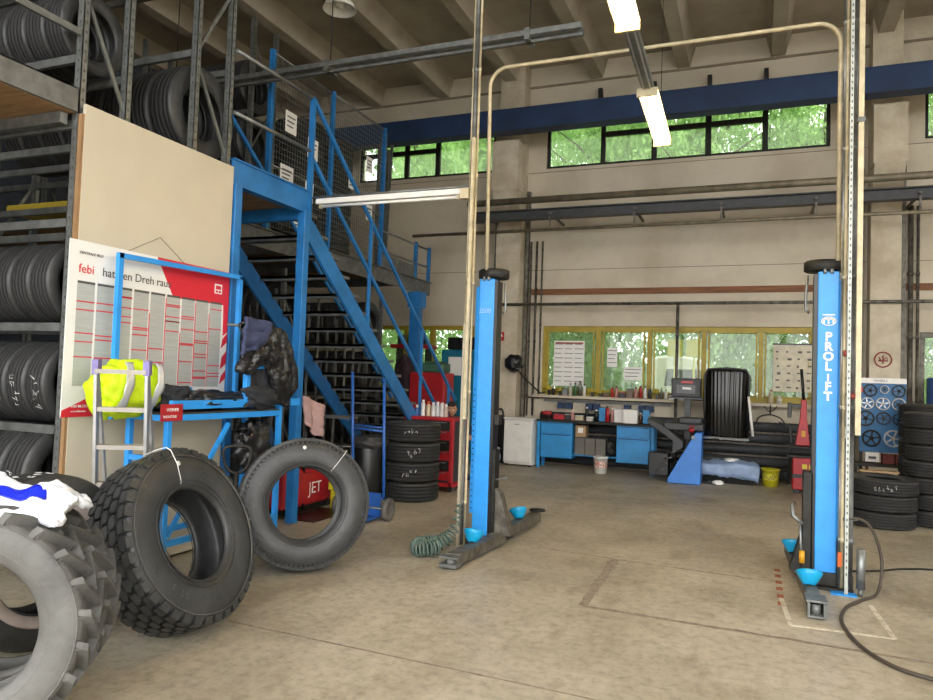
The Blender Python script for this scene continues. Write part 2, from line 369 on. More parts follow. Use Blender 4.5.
# van outside
t=T('van',(-1.5,18.4,0),'white van parked outside behind the middle window panes','van')
t.p('body',MB().prism([(-2.4,.4),(-2.42,1.6),(-2.38,2.2),(-2.2,2.36),(-1.75,2.4),(-1.25,2.32),(-.85,2.0),(-.65,1.6),(-.62,.4)],17.6,20.0),white,bevel=.06)
t.p('side_window',MB().prism([(-2.0,1.65),(-1.95,2.05),(-1.2,2.05),(-.95,1.65)],17.58,17.6),smoke)
for x in (-2.3,-.9):
    t.p('wheel',MB().cyl((x,17.9,.33),(x+.2,17.9,.33),.33,20),rubK)
for x,nm in ((-1.65,'left'),(-1.25,'right')):
    tag(MB().cyl((x,16.4,0),(x,16.4,2.35),.02,8).box(x-.16,x+.16,16.36,16.44,2.3,2.68).build('yellow_sign',yell),'%s yellow marker sign outside the middle window'%nm,'sign')
# ================================================================ CAMERA / LIGHT
yaw,pit,rol,H=-.38320421,.04058345,-.0340596,1.65
fw=Vector((math.sin(yaw)*math.cos(pit),math.cos(yaw)*math.cos(pit),math.sin(pit))); r0=Vector((math.cos(yaw),-math.sin(yaw),0)); d0=fw.cross(r0)
rr=r0*math.cos(rol)+d0*math.sin(rol); dd=-r0*math.sin(rol)+d0*math.cos(rol); up=-dd
cam=bpy.data.cameras.new('camera'); co=bpy.data.objects.new('camera',cam); col.objects.link(co); sc.camera=co
cam.sensor_width=36; cam.lens=718.04/933*36; cam.clip_start=.05
co.matrix_world=Matrix(((rr.x,up.x,-fw.x,0),(rr.y,up.y,-fw.y,0),(rr.z,up.z,-fw.z,H),(0,0,0,1)))
w=bpy.data.worlds.new('world'); sc.world=w; w.use_nodes=True; bg=w.node_tree.nodes['Background']
bg.inputs[0].default_value=(.99,.985,.97,1); bg.inputs[1].default_value=3.6
su=bpy.data.lights.new('sun','SUN'); so=bpy.data.objects.new('sun',su); col.objects.link(so); su.energy=6; su.angle=math.radians(2); su.color=(1,.94,.82)
so.rotation_euler=(math.radians(-38),0,math.radians(-28))
sc.view_settings.view_transform='Standard'; sc.view_settings.look='None'; sc.view_settings.gamma=1; sc.view_settings.exposure=0.8
sc.cycles.use_denoising=True
try: sc.cycles.denoiser='OPENIMAGEDENOISE'
except Exception: pass
sc.cycles.max_bounces=10; sc.cycles.diffuse_bounces=6; sc.cycles.transparent_max_bounces=16; sc.cycles.sample_clamp_indirect=8
# ================================================================ TYRES
def tyre_profile(R,rim,w,grooves=4,gd=.009):
    out=[(rim,-.36*w),(rim+.012,-.42*w),(rim+.3*(R-rim),-.485*w),(rim+.55*(R-rim),-.5*w),(R-.12*(R-rim),-.455*w),(R-.03*(R-rim),-.41*w)]
    a=[(R,-.36*w)]
    n0=len(out)
    for g in range(grooves):
        c=(-.27+.54*g/max(1,grooves-1))*w; a+=[(R+.004,c-.02*w-.002),(R-gd,c-.015*w),(R-gd,c+.015*w),(R+.004,c+.02*w+.002)]
    a.append((R,.36*w)); out+=a; n1=len(out)
    out+=[(R-.03*(R-rim),.41*w),(R-.12*(R-rim),.455*w),(rim+.55*(R-rim),.5*w),(rim+.3*(R-rim),.485*w),(rim+.012,.42*w),(rim,.36*w)]
    t=.022
    out+=[(rim+.004,.31*w),(rim+.4*(R-rim),.44*w),(R-t-.02,.38*w),(R-t-.008,.3*w),(R-t-.008,-.3*w),(R-t-.02,-.38*w),(rim+.4*(R-rim),-.44*w),(rim+.004,-.31*w)]
    return out,n0,n1
def tyre_mesh(name,R,rim,w,n=64,blocks=70,mats=None,grooves=4):
    pr_,n0,n1=tyre_profile(R,rim,w,grooves); k=len(pr_)
    me=bpy.data.meshes.new(name); vs=[];fs=[];mi=[];uvs=[]
    for i in range(n):
        c,s=math.cos(2*PI*i/n),math.sin(2*PI*i/n); vs+=[(r*c,r*s,z) for r,z in pr_]
    for i in range(n):
        for j in range(k):
            j2=(j+1)%k; i2=(i+1)%n
            fs.append((i*k+j,i2*k+j,i2*k+j2,i*k+j2)); mi.append(1 if n0<=j<n1-1 else 0)
            for (a,b) in ((i,j),(i+1,j),(i+1,j2),(i,j2)): uvs.append((a/n*blocks/2,(pr_[b][1]/w+.5)*2))
    me.from_pydata(vs,[],fs); me.polygons.foreach_set('material_index',mi); me.polygons.foreach_set('use_smooth',[True]*len(fs))
    uv=me.uv_layers.new(name='UVMap'); uv.data.foreach_set('uv',[x for p in uvs for x in p])
    for m in (mats or (rub,rubT)): me.materials.append(m)
    return me
def orient(n):
    return Vector(n).to_track_quat('Z','Y')
def put(me,name,c,n,label,group=None,cat='tyre',roll=0):
    o=bpy.data.objects.new(name,me); col.objects.link(o); o.location=c
    o.rotation_mode='QUATERNION'; q=orient(n)
    from mathutils import Quaternion
    o.rotation_quaternion=q@Quaternion((0,0,1),roll); tag(o,label,cat,group); return o
def chalk_marks(parent,R,a0,seed,w,size=.05,n=4,th=.0022,part='chalk_mark'):
    r=random.Random(seed)
    for k in range(n):
        a=a0+k*size*1.1/R; P=[]
        z=r.uniform(-.25,.1)*w
        for _ in range(5):
            aa=a+r.uniform(-.45,.45)*size/R; zz=z+r.uniform(-.5,1)*size; zz=max(-.34*w,min(.34*w,zz)); P.append(((R+.005)*math.cos(aa),(R+.005)*math.sin(aa),zz))
        MB().tube(P,th,5).build(part,chalk,parent)
carM=tyre_mesh('car_tyre',.315,.2,.2)
bigM=tyre_mesh('large_tyre',.43,.25,.27,64,60)
suvM=tyre_mesh('tyre',.385,.23,.25,64,64)
# truck tyre with real tread blocks
def truck_mesh(name,R,rim,w,rows=5,N=46,zig=True):
    base=tyre_mesh(name,R-.03,rim,w,96,1,(rub,rubK),1)
    bm=bmesh.new(); bm.from_mesh(base)
    step=2*PI/N; W2=.84*w; rw=W2/rows
    for r in range(rows):
        z0=-W2/2+r*rw
        for i in range(N):
            a=(i+(.5 if r%2 else 0))*step
            g=.09*rw; ga=.08*step
            outline=[(a-step/2+ga,z0+g+rw*.18),(a-step/2+ga+step*.22,z0+g),(a+step/2-ga,z0+g),(a+step/2-ga,z0+rw-g-rw*.18),(a+step/2-ga-step*.22,z0+rw-g),(a-step/2+ga,z0+rw-g)]
            rt=R-.0 if 0<r<rows-1 else R-.004
            lo=[bm.verts.new(((R-.036)*math.cos(x),(R-.024)*math.sin(x),z)) for x,z in outline]
            cx=a; cz=z0+rw/2
            hi=[bm.verts.new((rt*math.cos(cx+(x-cx)*.93),rt*math.sin(cx+(x-cx)*.93),cz+(z-cz)*.93)) for x,z in outline]
            bm.faces.new(hi); 
            for j in range(6): bm.faces.new((lo[j],lo[(j+1)%6],hi[(j+1)%6],hi[j]))
        # shoulder blocks on both sides
    for s in (-1,1):
        for i in range(N):
            a=i*step; p=[]
            for da in (-.34*step,.34*step):
                p.append([(a+da,R-.004,s*.42*w),(a+da,R-.05,s*.468*w),(a+da,R-.056,s*.44*w),(a+da,R-.03,s*.38*w)])
            v=[[bm.verts.new((q[1]*math.cos(q[0]),q[1]*math.sin(q[0]),q[2])) for q in P] for P in p]
            bm.faces.new(v[0]); bm.faces.new(v[1][::-1])
            for j in range(4): bm.faces.new((v[0][j],v[0][(j+1)%4],v[1][(j+1)%4],v[1][j]))
    # raised rings on sidewalls
    bmesh.ops.recalc_face_normals(bm,faces=bm.faces)
    me=bpy.data.meshes.new(name); bm.to_mesh(me); bm.free(); me.materials.append(rub); 
    for p in me.polygons: p.material_index=0
    return me
def rings(mb,R,rim,w,fr):
    for f in fr:
        r=rim+f*(R-rim); z=(.5 if .4<f<.7 else .475)*w
        for s in (-1,1): mb.tube([(r*math.cos(2*PI*i/72),r*math.sin(2*PI*i/72),s*z) for i in range(72)],.0035,6,closed=True)
    return mb
def ring_text(body,R,w,a0,size,parent,m,name='raised_lettering'):
    a=a0; 
    obs=[]
    cu=None; verts=[];faces=[]
    for ch in body:
        if ch!=' ':
            cu=bpy.data.curves.new('c','FONT'); cu.body=ch; cu.size=size; cu.extrude=.0015; cu.align_x='CENTER'; cu.resolution_u=2
            t=bpy.data.objects.new('c',cu); col.objects.link(t); dg=bpy.context.evaluated_depsgraph_get(); me=bpy.data.meshes.new_from_object(t.evaluated_get(dg)); bpy.data.objects.remove(t); bpy.data.curves.remove(cu)
            M=Matrix.Rotation(a,4,'Z')@Matrix.Translation((0,R,w*.5+.001))
            o=len(verts); verts+=[tuple(M@v.co) for v in me.vertices]; faces+=[tuple(i+o for i in p.vertices) for p in me.polygons]; bpy.data.meshes.remove(me)
        a-=size*.72/R
    MB().add(verts,faces).build(name,m,parent)
truckM=truck_mesh('truck_tyre',.565,.285,.35,5,38)
def az_n(az,ti): az,ti=math.radians(az),math.radians(ti); return Vector((math.cos(ti)*math.cos(az),math.cos(ti)*math.sin(az),math.sin(ti)))
nA=az_n(3,22)
tA=put(truckM,'truck_tyre',(-3.38,3.60,.573),nA,'chunky block tread truck tyre leaning beside the silver step ladder','truck tyres leaning at the blue cart',roll=.4)
rings(MB(),.55,.285,.35,(.08,.2,.86)).build('raised_ring',rub,tA)
rings(MB(),.55,.285,.35,(.82,)).build('raised_ring',rubG,tA)
truckB=truck_mesh('truck_tyre_b',.543,.3,.29,6,80)
tB=put(truckB,'truck_tyre',(-3.528,5.183,.556),az_n(-45,9),'smooth shouldered truck tyre leaning right of the chunky block tread tyre','truck tyres leaning at the blue cart')
del tA['group']; del tB['group']
rings(MB(),.543,.3,.29,(.06,.18,.88)).build('raised_ring',rub,tB)
def tag_strip(parent,R,rim,w,a,name='tag_string'):
    P=[]
    for f,z in ((-.0,.36),(.15,.47),(.55,.515),(.9,.475),(1.0,.4),(1.03,.2),(1.03,-.1)):
        r=rim+f*(R-rim)+.006; P.append((r*math.cos(a),r*math.sin(a),z*w))
    MB().tube(P,.003,6).build(name,chalk,parent)
def world_angle(o,px_dir):   # local angle about the axis of a world direction
    M=o.rotation_quaternion.to_matrix().inverted(); v=M@Vector(px_dir); return math.atan2(v.y,v.x)
aA=world_angle(tA,(-.2,-.1,1)); aB=world_angle(tB,(.55,.3,.8))
tag_strip(tA,.565,.285,.35,aA); tag_strip(tB,.543,.3,.29,aB)
for t,a,R,rm in ((tA,aA-.05,.45,.35),(tB,world_angle(tB,(0,0,1))+.05,.46,.29)):
    MB().lathe([(0,.004),(.014,.004),(.016,0)],14,Matrix.Translation((R*math.cos(a),R*math.sin(a),rm*.49))).build('white_sticker',chalk,t)
ring_text('22.5',.40,.345,world_angle(tA,(.2,-1,-1.5))-PI/2,.05,tA,rubG)
# tractor tyres
def tractor_mesh(name,R,rim,w,N=22):
    base=tyre_mesh(name,R-.045,rim,w,96,1,(rubG,rubG),1); bm=bmesh.new(); bm.from_mesh(base)
    for s in (-1,1):
        for i in range(N):
            a0=(i+(.5 if s>0 else 0))*2*PI/N; path=[]
            # (angle offset, z, top radius, base radius)
            for t in (0,.25,.5,.75,1.0):
                path.append((a0+.26*t,s*(-.03+.45*t)*w,R-.006*t,R-.062,.018+.008*t))
            path.append((a0+.275,s*.455*w,R-.03,R-.075,.024)); path.append((a0+.28,s*.47*w,R-.06,R-.085,.018))
            rings_=[]
            for (a,z,rt,rb,h) in path:
                ha=h/R
                if a==path[-1][0] or a==path[-2][0]: zz=(z,z-s*.05*w)
                else: zz=(z,z)
                rings_.append([bm.verts.new((rb*math.cos(a-ha),rb*math.sin(a-ha),zz[1])),bm.verts.new((rt*math.cos(a-ha*.62),rt*math.sin(a-ha*.62),zz[0])),bm.verts.new((rt*math.cos(a+ha*.62),rt*math.sin(a+ha*.62),zz[0])),bm.verts.new((rb*math.cos(a+ha),rb*math.sin(a+ha),zz[1]))])
            bm.faces.new(rings_[0]); bm.faces.new(rings_[-1][::-1])
            for p,q in zip(rings_,rings_[1:]):
                for j in range(4): bm.faces.new((p[j],p[(j+1)%4],q[(j+1)%4],q[j]))
    bmesh.ops.recalc_face_normals(bm,faces=bm.faces); me=bpy.data.meshes.new(name); bm.to_mesh(me); bm.free(); me.materials.append(rubG)
    for p in me.polygons: p.material_index=0
    return me
tracM=tractor_mesh('tractor_tyre',.52,.30,.26)
t1=put(tracM,'tractor_tyre',(-3.14,2.15,.52),az_n(-57,1),'grey tractor tyre with deep angled lugs, nearest at the lower left corner')
rings(MB(),.475,.30,.26,(.3,.92)).build('raised_ring',rubG,t1)
t2=put(tractor_mesh('tractor_tyre_b',.5,.29,.25),'tractor_tyre',(-3.33,2.44,.5),az_n(-57,1),'dusty tractor tyre with brown edged lugs standing behind the nearest one',roll=.2)
rings(MB(),.455,.29,.25,(.14,.88)).build('raised_ring',rubD,t2)
t3=put(tyre_mesh('striped_tyre',.5,.29,.28,80,60,(rub,rubT)),'truck_tyre',(-3.92,3.05,.5),az_n(-8,0),'worn truck tyre with ribbed tread behind the white and blue plastic bag')
MB().lathe([(.3,.125),(.35,.143),(.365,.144),(.352,.137),(.3,.118)],64,closed=True).build('pale_rim_band',mat('pinkish_grey_band','#b8aba5',.6),t3)
chalk_marks(t3,.5,world_angle(t3,(0,-.2,1))-.3,5,.28,.04,8,.002)
# ================================================================ LEFT RACKS
def upright(mb,x,y,z0,z1,w=.07,d=.055):
    mb.box(x-w/2,x+w/2,y-d/2,y-d/2+.006,z0,z1); mb.box(x-w/2,x-w/2+.006,y-d/2,y+d/2,z0,z1); mb.box(x+w/2-.006,x+w/2,y-d/2,y+d/2,z0,z1)
    mb.box(x-w/2-.0,x-w/2+.02,y+d/2-.006,y+d/2,z0,z1); mb.box(x+w/2-.02,x+w/2,y+d/2-.006,y+d/2,z0,z1)
    return mb
slotm=mat('slot_shadow_steel','#5d5f5e',.6,.4,.1,9)
def slots(mb,x,y,z0,z1):
    z=z0+.1
    while z<z1-.1:
        mb.box(x+.0345,x+.0365,y-.008,y+.008,z,z+.022,mi=1); mb.box(x-.006,x+.006,y-.0285,y-.027,z,z+.022,mi=1); z+=.075
    return mb
def rack(yf,yb,xs,levels,ztop,label,z0=0,cat='rack'):
    t=T('storage_rack',(xs[0],(yf+yb)/2,z0),label,cat)
    for x in xs:
        for y in (yf,yb):
            mb=upright(MB(),x,y,z0,ztop)
            if x==xs[0]: slots(mb,x,y,z0+.1,ztop)
            t.p('upright',mb,(galv,slotm))
        z=z0+.3; k=0
        while z+.9<ztop:
            a,b=((yf,yb) if k%2 else (yb,yf)); t.p('brace',MB().bar((x,a,z),(x,b,z+.8),.018,.03),galv); z+=.85; k+=1
    for z in levels:
        for y in (yf,yb):
            for a,b in zip(xs,xs[1:]): t.p('beam',MB().box(b+.036,a-.036,y-.02,y+.02,z-.045,z+.02),galvd,bevel=.004)
    return t
XR1=(-4.79,-7.4,-10.0)
rack(3.86,4.28,XR1,(.4,1.18,1.95,2.74,3.49,4.0,4.9),7.82,'grey steel tyre rack nearest the camera at the left edge')
rack(5.03,5.48,XR1,(.5,1.4,2.3,3.2,3.62,4.56,5.5),7.82,'grey steel rack behind the cream board, second from the camera')
def standing_row(me,R,w,x0,y,z,n,where,group,dx=None,nx=(1,0,0),chalks=()):
    for i in range(n):
        o=put(me,'car_tyre' if R<.4 else 'tyre',(x0-i*(dx or w+.012),y,z+R),nx,'tyre in the %s, %s from the right'%(where,ORD[i]),group,roll=i*.37)
        if i in chalks: chalk_marks(o,R,world_angle(o,(0,-1,.1)),i+int(z*10),w,.05,5,.0018)
standing_row(carM,.315,.2,-4.95,4.05,1.975,7,'top row of the left rack','tyres in the left rack')
standing_row(carM,.315,.2,-4.94,4.05,1.205,7,'middle row of the left rack','tyres in the left rack',chalks=(0,1,2))
standing_row(suvM,.385,.25,-5.02,4.05,.425,6,'bottom row of the left rack','tyres in the left rack',chalks=(0,1))
standing_row(bigM,.43,.27,-5.0,5.26,3.645,8,'high row above the cream board','large tyres above the cream board')
standing_row(carM,.315,.2,-5.0,4.07,3.99-.02,8,'row above the plywood deck','tyres above the plywood deck',nx=(1,.04,0))
standing_row(suvM,.385,.25,-5.05,4.07,4.925,6,'top shelf of the nearest rack','tyres on the top shelf of the nearest rack')
tag(MB().box(-7.3,-4.9,5.1,5.4,3.215,3.3).build('yellow_shelf_board',yel),'yellow board lying on a shelf behind the left rack','board')
# deck over the camera side
t=T('plywood_deck',(-4.8,3.8,3.49),'raised plywood deck with grey steel edge beam at upper left','deck')
t.p('deck_board',MB().box(-8.5,-4.78,1.0,3.82,3.55,3.575),wood); t.p('edge_beam',MB().box(-4.78,-4.75,1.0,3.815,3.555,3.735).box(-4.83,-4.75,1.0,3.815,3.725,3.735),galvd)
for x in (-4.82,-7.4):
    t.p('leg',upright(MB(),x,1.1,0,3.55),galvd)
t.p('cross_beam',MB().box(-8.5,-4.83,3.74,3.8,3.46,3.545),galv)
t=T('deck_railing',(-4.78,2.4,3.73),'thin grey guard rail above the edge of the plywood deck','railing')
t.p('top_rail',MB().bar((-4.78,1.0,4.17),(-4.78,3.83,4.17),.03,.05),galv)
for y in (1.2,3.0): t.p('post',MB().box(-4.8,-4.77,y-.02,y+.02,3.735,4.2),galv)
# cream board + poster
t=T('partition_board',(-4.7,4.75,0),'tall cream painted board closing the side of the racks','board')
t.p('board',MB().box(-4.725,-4.7,3.845,5.5,.03,3.62),cream); t.p('wood_edge',MB().box(-4.74,-4.705,3.82,3.845,.03,3.54),wood)
PY0,PY1,PZ0,PZ1=3.77,5.5,1.27,2.59
t=T('wall_poster',(-4.69,4.7,PZ0),'large white and red printed poster with columns on the cream board','poster')
def pp(mb,y0,y1,z0,z1,l): return mb.box(-4.69+.001*l-.0008,-4.69+.001*l,y0,y1,z0,z1)
t.p('sheet',MB().box(-4.698,-4.69,PY0,PY1,PZ0,PZ1),wpaper)
def ppoly(poly,l): return MB().add([(-4.69+.001*l,y,z) for y,z in poly]+[(-4.69+.001*l-.0008,y,z) for y,z in poly],[tuple(range(len(poly))),tuple(reversed(range(len(poly),2*len(poly))))]+[(i,(i+1)%len(poly),(i+1)%len(poly)+len(poly),i+len(poly)) for i in range(len(poly))])
t.p('red_header',ppoly([(4.60,PZ1),(5.5,PZ1),(5.5,2.02),(5.44,1.98),(5.43,2.27),(4.8,2.27)],1),pred)
t.p('red_footer',ppoly([(3.77,PZ0),(5.5,PZ0),(5.5,1.44),(4.06,1.44),(3.775,1.32)],1),pred)
for a,b in ((1.52,1.6),(1.66,1.78),(1.86,1.95)): t.p('red_flash',ppoly([(5.42,a),(5.5,a+.06),(5.5,b+.06),(5.44,b)],1),pred)
cw=(5.42-3.84)/9
for i in range(9):
    y0=3.84+i*cw; ztop=2.27; lo=1.5
    c=t.p('print_column',pp(MB(),y0+.008,y0+cw-.014,lo,ztop,2),pgrey)
    t.p('column_heading',pp(MB(),y0+.008,y0+cw-.014,ztop,ztop+.018,3),pdark,parent=c)
    rz=random.Random(i)
    mb=MB(); k=5+i%4
    for _ in range(k):
        z=rz.uniform(lo+.03,ztop-.03); pp(mb,y0+.006,y0+cw-.01,z,z+.009,3)
    if i>3: pp(mb,y0-.004,y0+.004,lo,ztop-rz.uniform(0,.4),3)
    t.p('red_rules',mb,pred,parent=c)
text_mesh('title_lettering','febi',.095,face_plusX(-4.687,3.85,2.35),pred,t.o,t.loc); text_mesh('title_lettering','hat den Dreh raus',.095,face_plusX(-4.687,4.06,2.35),pdark,t.o,t.loc)
text_mesh('small_lettering','ZENTRALE BILD',.03,face_plusX(-4.687,3.85,2.49),pdark,t.o,t.loc)
text_mesh('small_lettering','FEBI BILSTEIN',.028,face_plusX(-4.687,3.85,1.34),wpaper,t.o,t.loc); text_mesh('small_lettering','www.febi.com',.022,face_plusX(-4.687,3.85,1.305),wpaper,t.o,t.loc)
lg=t.p('logo',pp(MB(),5.3,5.4,2.37,2.46,3),wpaper)
t.p('logo_mark',pp(pp(pp(MB(),5.315,5.385,2.41,2.445,4),5.315,5.345,2.38,2.4,4),5.355,5.385,2.38,2.4,4),pred,parent=lg)
t.p('hanging_string',MB().tube([(-4.69,4.3,PZ1),(-4.69,4.62,2.76),(-4.69,4.9,PZ1)],.0018,5),darks)
# ================================================================ BLUE CART
t=T('work_cart',(-4.4,5.0,0),'bright blue square tube work cart in front of the poster','cart')
q=.045
for x,y,z0,z1 in ((-4.2,4.31,.12,1.3),(-4.2,5.7,.12,1.33),(-4.58,4.3,.12,1.3),(-4.58,5.68,.12,1.3)):
    l=t.p('leg',MB().box(x-q/2,x+q/2,y-q/2,y+q/2,z0,z1),blue,bevel=.004)
    t.p('castor',MB().cyl((x-.015,y,.055),(x+.015,y,.055),.055,18),rubK,parent=l); t.p('castor_fork',MB().box(x-.025,x-.018,y-.02,y+.02,.05,.13).box(x+.018,x+.025,y-.02,y+.02,.05,.13),galv,parent=l)
t.p('front_rail',MB().bar((-4.2,4.25,1.27),(-4.2,5.72,1.27),.045,.05),blue,bevel=.004)
t.p('upper_front_rail',MB().bar((-4.2,4.33,1.37),(-4.2,6.0,1.37),.045,.07),blue,bevel=.004)
t.p('side_rail',MB().bar((-4.58,4.3,1.27),(-4.2,4.31,1.27),.045),blue); t.p('side_rail',MB().bar((-4.58,5.68,1.27),(-4.2,5.7,1.27),.045),blue)
t.p('back_rail',MB().bar((-4.58,4.3,1.27),(-4.58,5.68,1.27),.045),blue)
t.p('low_rail',MB().bar((-4.2,4.31,.3),(-4.2,5.7,.3),.045),blue); t.p('low_rail',MB().bar((-4.58,4.3,.3),(-4.58,5.68,.3),.045),blue); t.p('low_rail',MB().bar((-4.58,4.3,.3),(-4.2,4.31,.3),.045),blue)
t.p('diagonal_brace',MB().bar((-4.2,4.35,.35),(-4.2,5.0,1.2),.03),blue)
t.p('mid_rail',MB().bar((-4.58,4.3,.95),(-4.3,4.32,.95),.04),blue)
t.p('table_board',MB().box(-4.6,-4.18,4.3,5.7,1.295,1.31),dgrey)
t.p('back_frame',MB().box(-4.62,-4.58,4.12,4.16,1.25,2.54).box(-4.62,-4.58,5.52,5.56,1.25,2.56).bar((-4.6,4.12,2.52),(-4.6,5.56,2.55),.04),blue)
t.p('hoop',MB().bar((-4.2,5.21,1.4),(-4.2,5.21,1.7),.05).bar((-4.2,5.67,1.4),(-4.2,5.67,1.7),.035).bar((-4.2,5.2,1.7),(-4.2,5.68,1.7),.04),blue,bevel=.006)
s_=t.p('red_plate',MB().box(-4.175,-4.165,4.2,4.42,1.25,1.38),red)
text_mesh('plate_lettering','WEIHER',.035,face_plusX(-4.163,4.25,1.325),wpaper,s_,t.loc); text_mesh('plate_lettering','INDUSTRIE',.028,face_plusX(-4.163,4.22,1.275),wpaper,s_,t.loc)
# cloth helper
def blob(c,s,seed,amp=.25,fr=3,sub=4,power=.8,M=None,flat=None,ridge=None):
    bm=bmesh.new(); bmesh.ops.create_icosphere(bm,subdivisions=sub,radius=1); r=Vector((seed*3.1,seed*1.7,0))
    for v in bm.verts:
        d=v.co.copy(); p=Vector([math.copysign(abs(a)**power,a) for a in d]); n=noise.fractal(d*fr+r,1,2,4)
        if ridge: n+=ridge*abs(noise.noise(Vector((d.x*7,d.y*7,d.z*1.5))+r))
        p+=d*n*amp; v.co=Vector((p.x*s[0],p.y*s[1],p.z*s[2]))
        if flat is not None and v.co.z<flat: v.co.z=flat
    mb=MB(); bm.verts.ensure_lookup_table(); MM=Matrix.Translation(c)@(M or Matrix())
    mb.add([v.co for v in bm.verts],[[v.index for v in f.verts] for f in bm.faces],0,True,MM); bm.free(); return mb
def sheet(fn,nu,nv,th=.006):   # fn(u,v)->point; closed thin cloth
    top=[Vector(fn(i/nu,j/nv)) for i in range(nu+1) for j in range(nv+1)]
    nm=[]
    for i in range(nu+1):
        for j in range(nv+1):
            g=lambda a,b: top[max(0,min(nu,a))*(nv+1)+max(0,min(nv,b))]
            n=(g(i+1,j)-g(i-1,j)).cross(g(i,j+1)-g(i,j-1)); n.normalize(); nm.append(n)
    bot=[p-n*th for p,n in zip(top,nm)]; N=len(top); fs=[]
    for i in range(nu):
        for j in range(nv):
            a=i*(nv+1)+j;b=a+1;c=a+nv+2;d=a+nv+1; fs+=[(a,b,c,d),(N+d,N+c,N+b,N+a)]
    for i in range(nu):
        for j in (0,nv):
            a=i*(nv+1)+j;d=a+nv+1; fs.append((a,d,N+d,N+a) if j==0 else (d,a,N+a,N+d))
    for j in range(nv):
        for i in (0,nu):
            a=i*(nv+1)+j;b=a+1; fs.append((b,a,N+a,N+b) if i==0 else (a,b,N+b,N+a))
    return MB().add(top+bot,fs,0,True)
# hi-vis jacket heap
t=T('hi_vis_jacket',(-4.45,4.1,1.3),'crumpled fluorescent yellow jacket piled behind the step ladder','jacket')
t.p('fabric',blob((-4.43,4.14,1.5),(.12,.27,.2),4,.3,2.2,4,.75,ridge=.3),hivis)
for k,y in enumerate((4.0,4.28)):
    t.p('reflective_band',sheet(lambda u,v,y=y:(-4.40+.155*math.sin(PI*(.15+.72*u)),y+.075*(v-.5)+.05*math.sin(3*u+y)+.02*noise.noise(Vector((u*5,v*3,y))),1.33+.36*u+.0*v),10,4,.004),silverf)
t.p('sleeve',blob((-4.5,3.92,1.42),(.06,.08,.18),9,.25,2.5,3,.8,M=Matrix.Rotation(.35,4,'X')),hivis)
tag(blob((-4.4,4.5,1.42),(.14,.16,.1),12,.4,2.6,4,.8,ridge=.3).build('grey_jacket',dfab),'crumpled dark grey garment on the cart right of the yellow jacket','garment')
tag(blob((-4.36,4.95,1.40),(.15,.36,.07),13,.5,2.6,4,.8,ridge=.4).build('black_garment',leath),'flat black garment spread on the blue cart top','garment')
tag(blob((-4.2,5.42,1.42),(.075,.26,.09),14,.5,2.6,4,.8,ridge=.5).build('black_cloth',dfab),'twisted black cloth draped over the right end of the cart rail','cloth')
tag(blob((-4.45,4.75,1.45),(.05,.08,.05),15,.4,3,3,.9).build('blue_cloth',blue),'small bright blue cloth on the cart beside the grey garment','cloth')
# leather jacket hanging
def coat(u,v):
    y=5.06+.66*u+.16*v*(u-.15); z=2.1-.09*abs(u-.4)-(.40+.28*max(0,min(1,(u-.42)*5)))*v-.05*math.sin(u*9)*v
    f=math.sin(u*46+v*4+4*noise.noise(Vector((u*2,v*3,0))))*.011*(.4+v)+.035*noise.noise(Vector((u*7,v*5,2)))+.012*noise.noise(Vector((u*22,v*14,5)))
    return (-4.16-.0*v-.1*(u-.5)**2+f+.05*math.sin(PI*v),y,z)
t=T('leather_jacket',(-4.3,5.6,1.4),'glossy black leather jacket hanging on the blue cart hoop','jacket')
t.p('jacket_shell',sheet(coat,110,50,.02),leath)
t.p('sleeve',MB().tube([(-4.2,5.62,2.0),(-4.16,5.72,1.85),(-4.14,5.8,1.68),(-4.15,5.84,1.52),(-4.17,5.8,1.44)],[.03,.05,.055,.05,.035],12),leath)
t.p('collar',blob((-4.22,5.35,2.07),(.07,.24,.035),3,.4,3,3,.9),leath)
t=T('jacket_hanger_bar',(-4.3,5.7,1.7),'thin steel rod rising from the cart carrying the hung jackets','rod')
t.p('rod',MB().cyl((-4.3,5.68,1.3),(-4.3,5.68,2.08),.012).cyl((-4.3,5.05,2.06),(-4.3,5.75,2.06),.012),galv)
def cap(u,v):
    return (-4.09+.012*math.sin(9*u+2*v)+.04*noise.noise(Vector((u*3,v*4,7)))-.08*max(0,.25-v),5.02+.36*u+.06*v*(0.5-u)-.1*v,2.12-.02*u-.33*v+.09*u*v)
tag(sheet(cap,24,20,.03).build('navy_sweatshirt',denim),'navy blue sweatshirt draped over the shoulder of the leather jacket','sweatshirt')
def back(u,v): return (-4.24+.02*math.sin(12*u)+.03*noise.noise(Vector((u*3,v*4,9))),5.25+.38*u,1.75-.42*v)
tag(sheet(back,20,20,.03).build('dark_workwear',dfab),'dark grey fabric garment hanging inside the blue cart hoop','garment')
tag(blob((-4.28,5.45,.98),(.1,.22,.22),21,.35,2.5,4,.8,ridge=.6).build('black_rubbish_bag',leath),'shiny black plastic bag hanging under the cart by the hung jackets','bag')
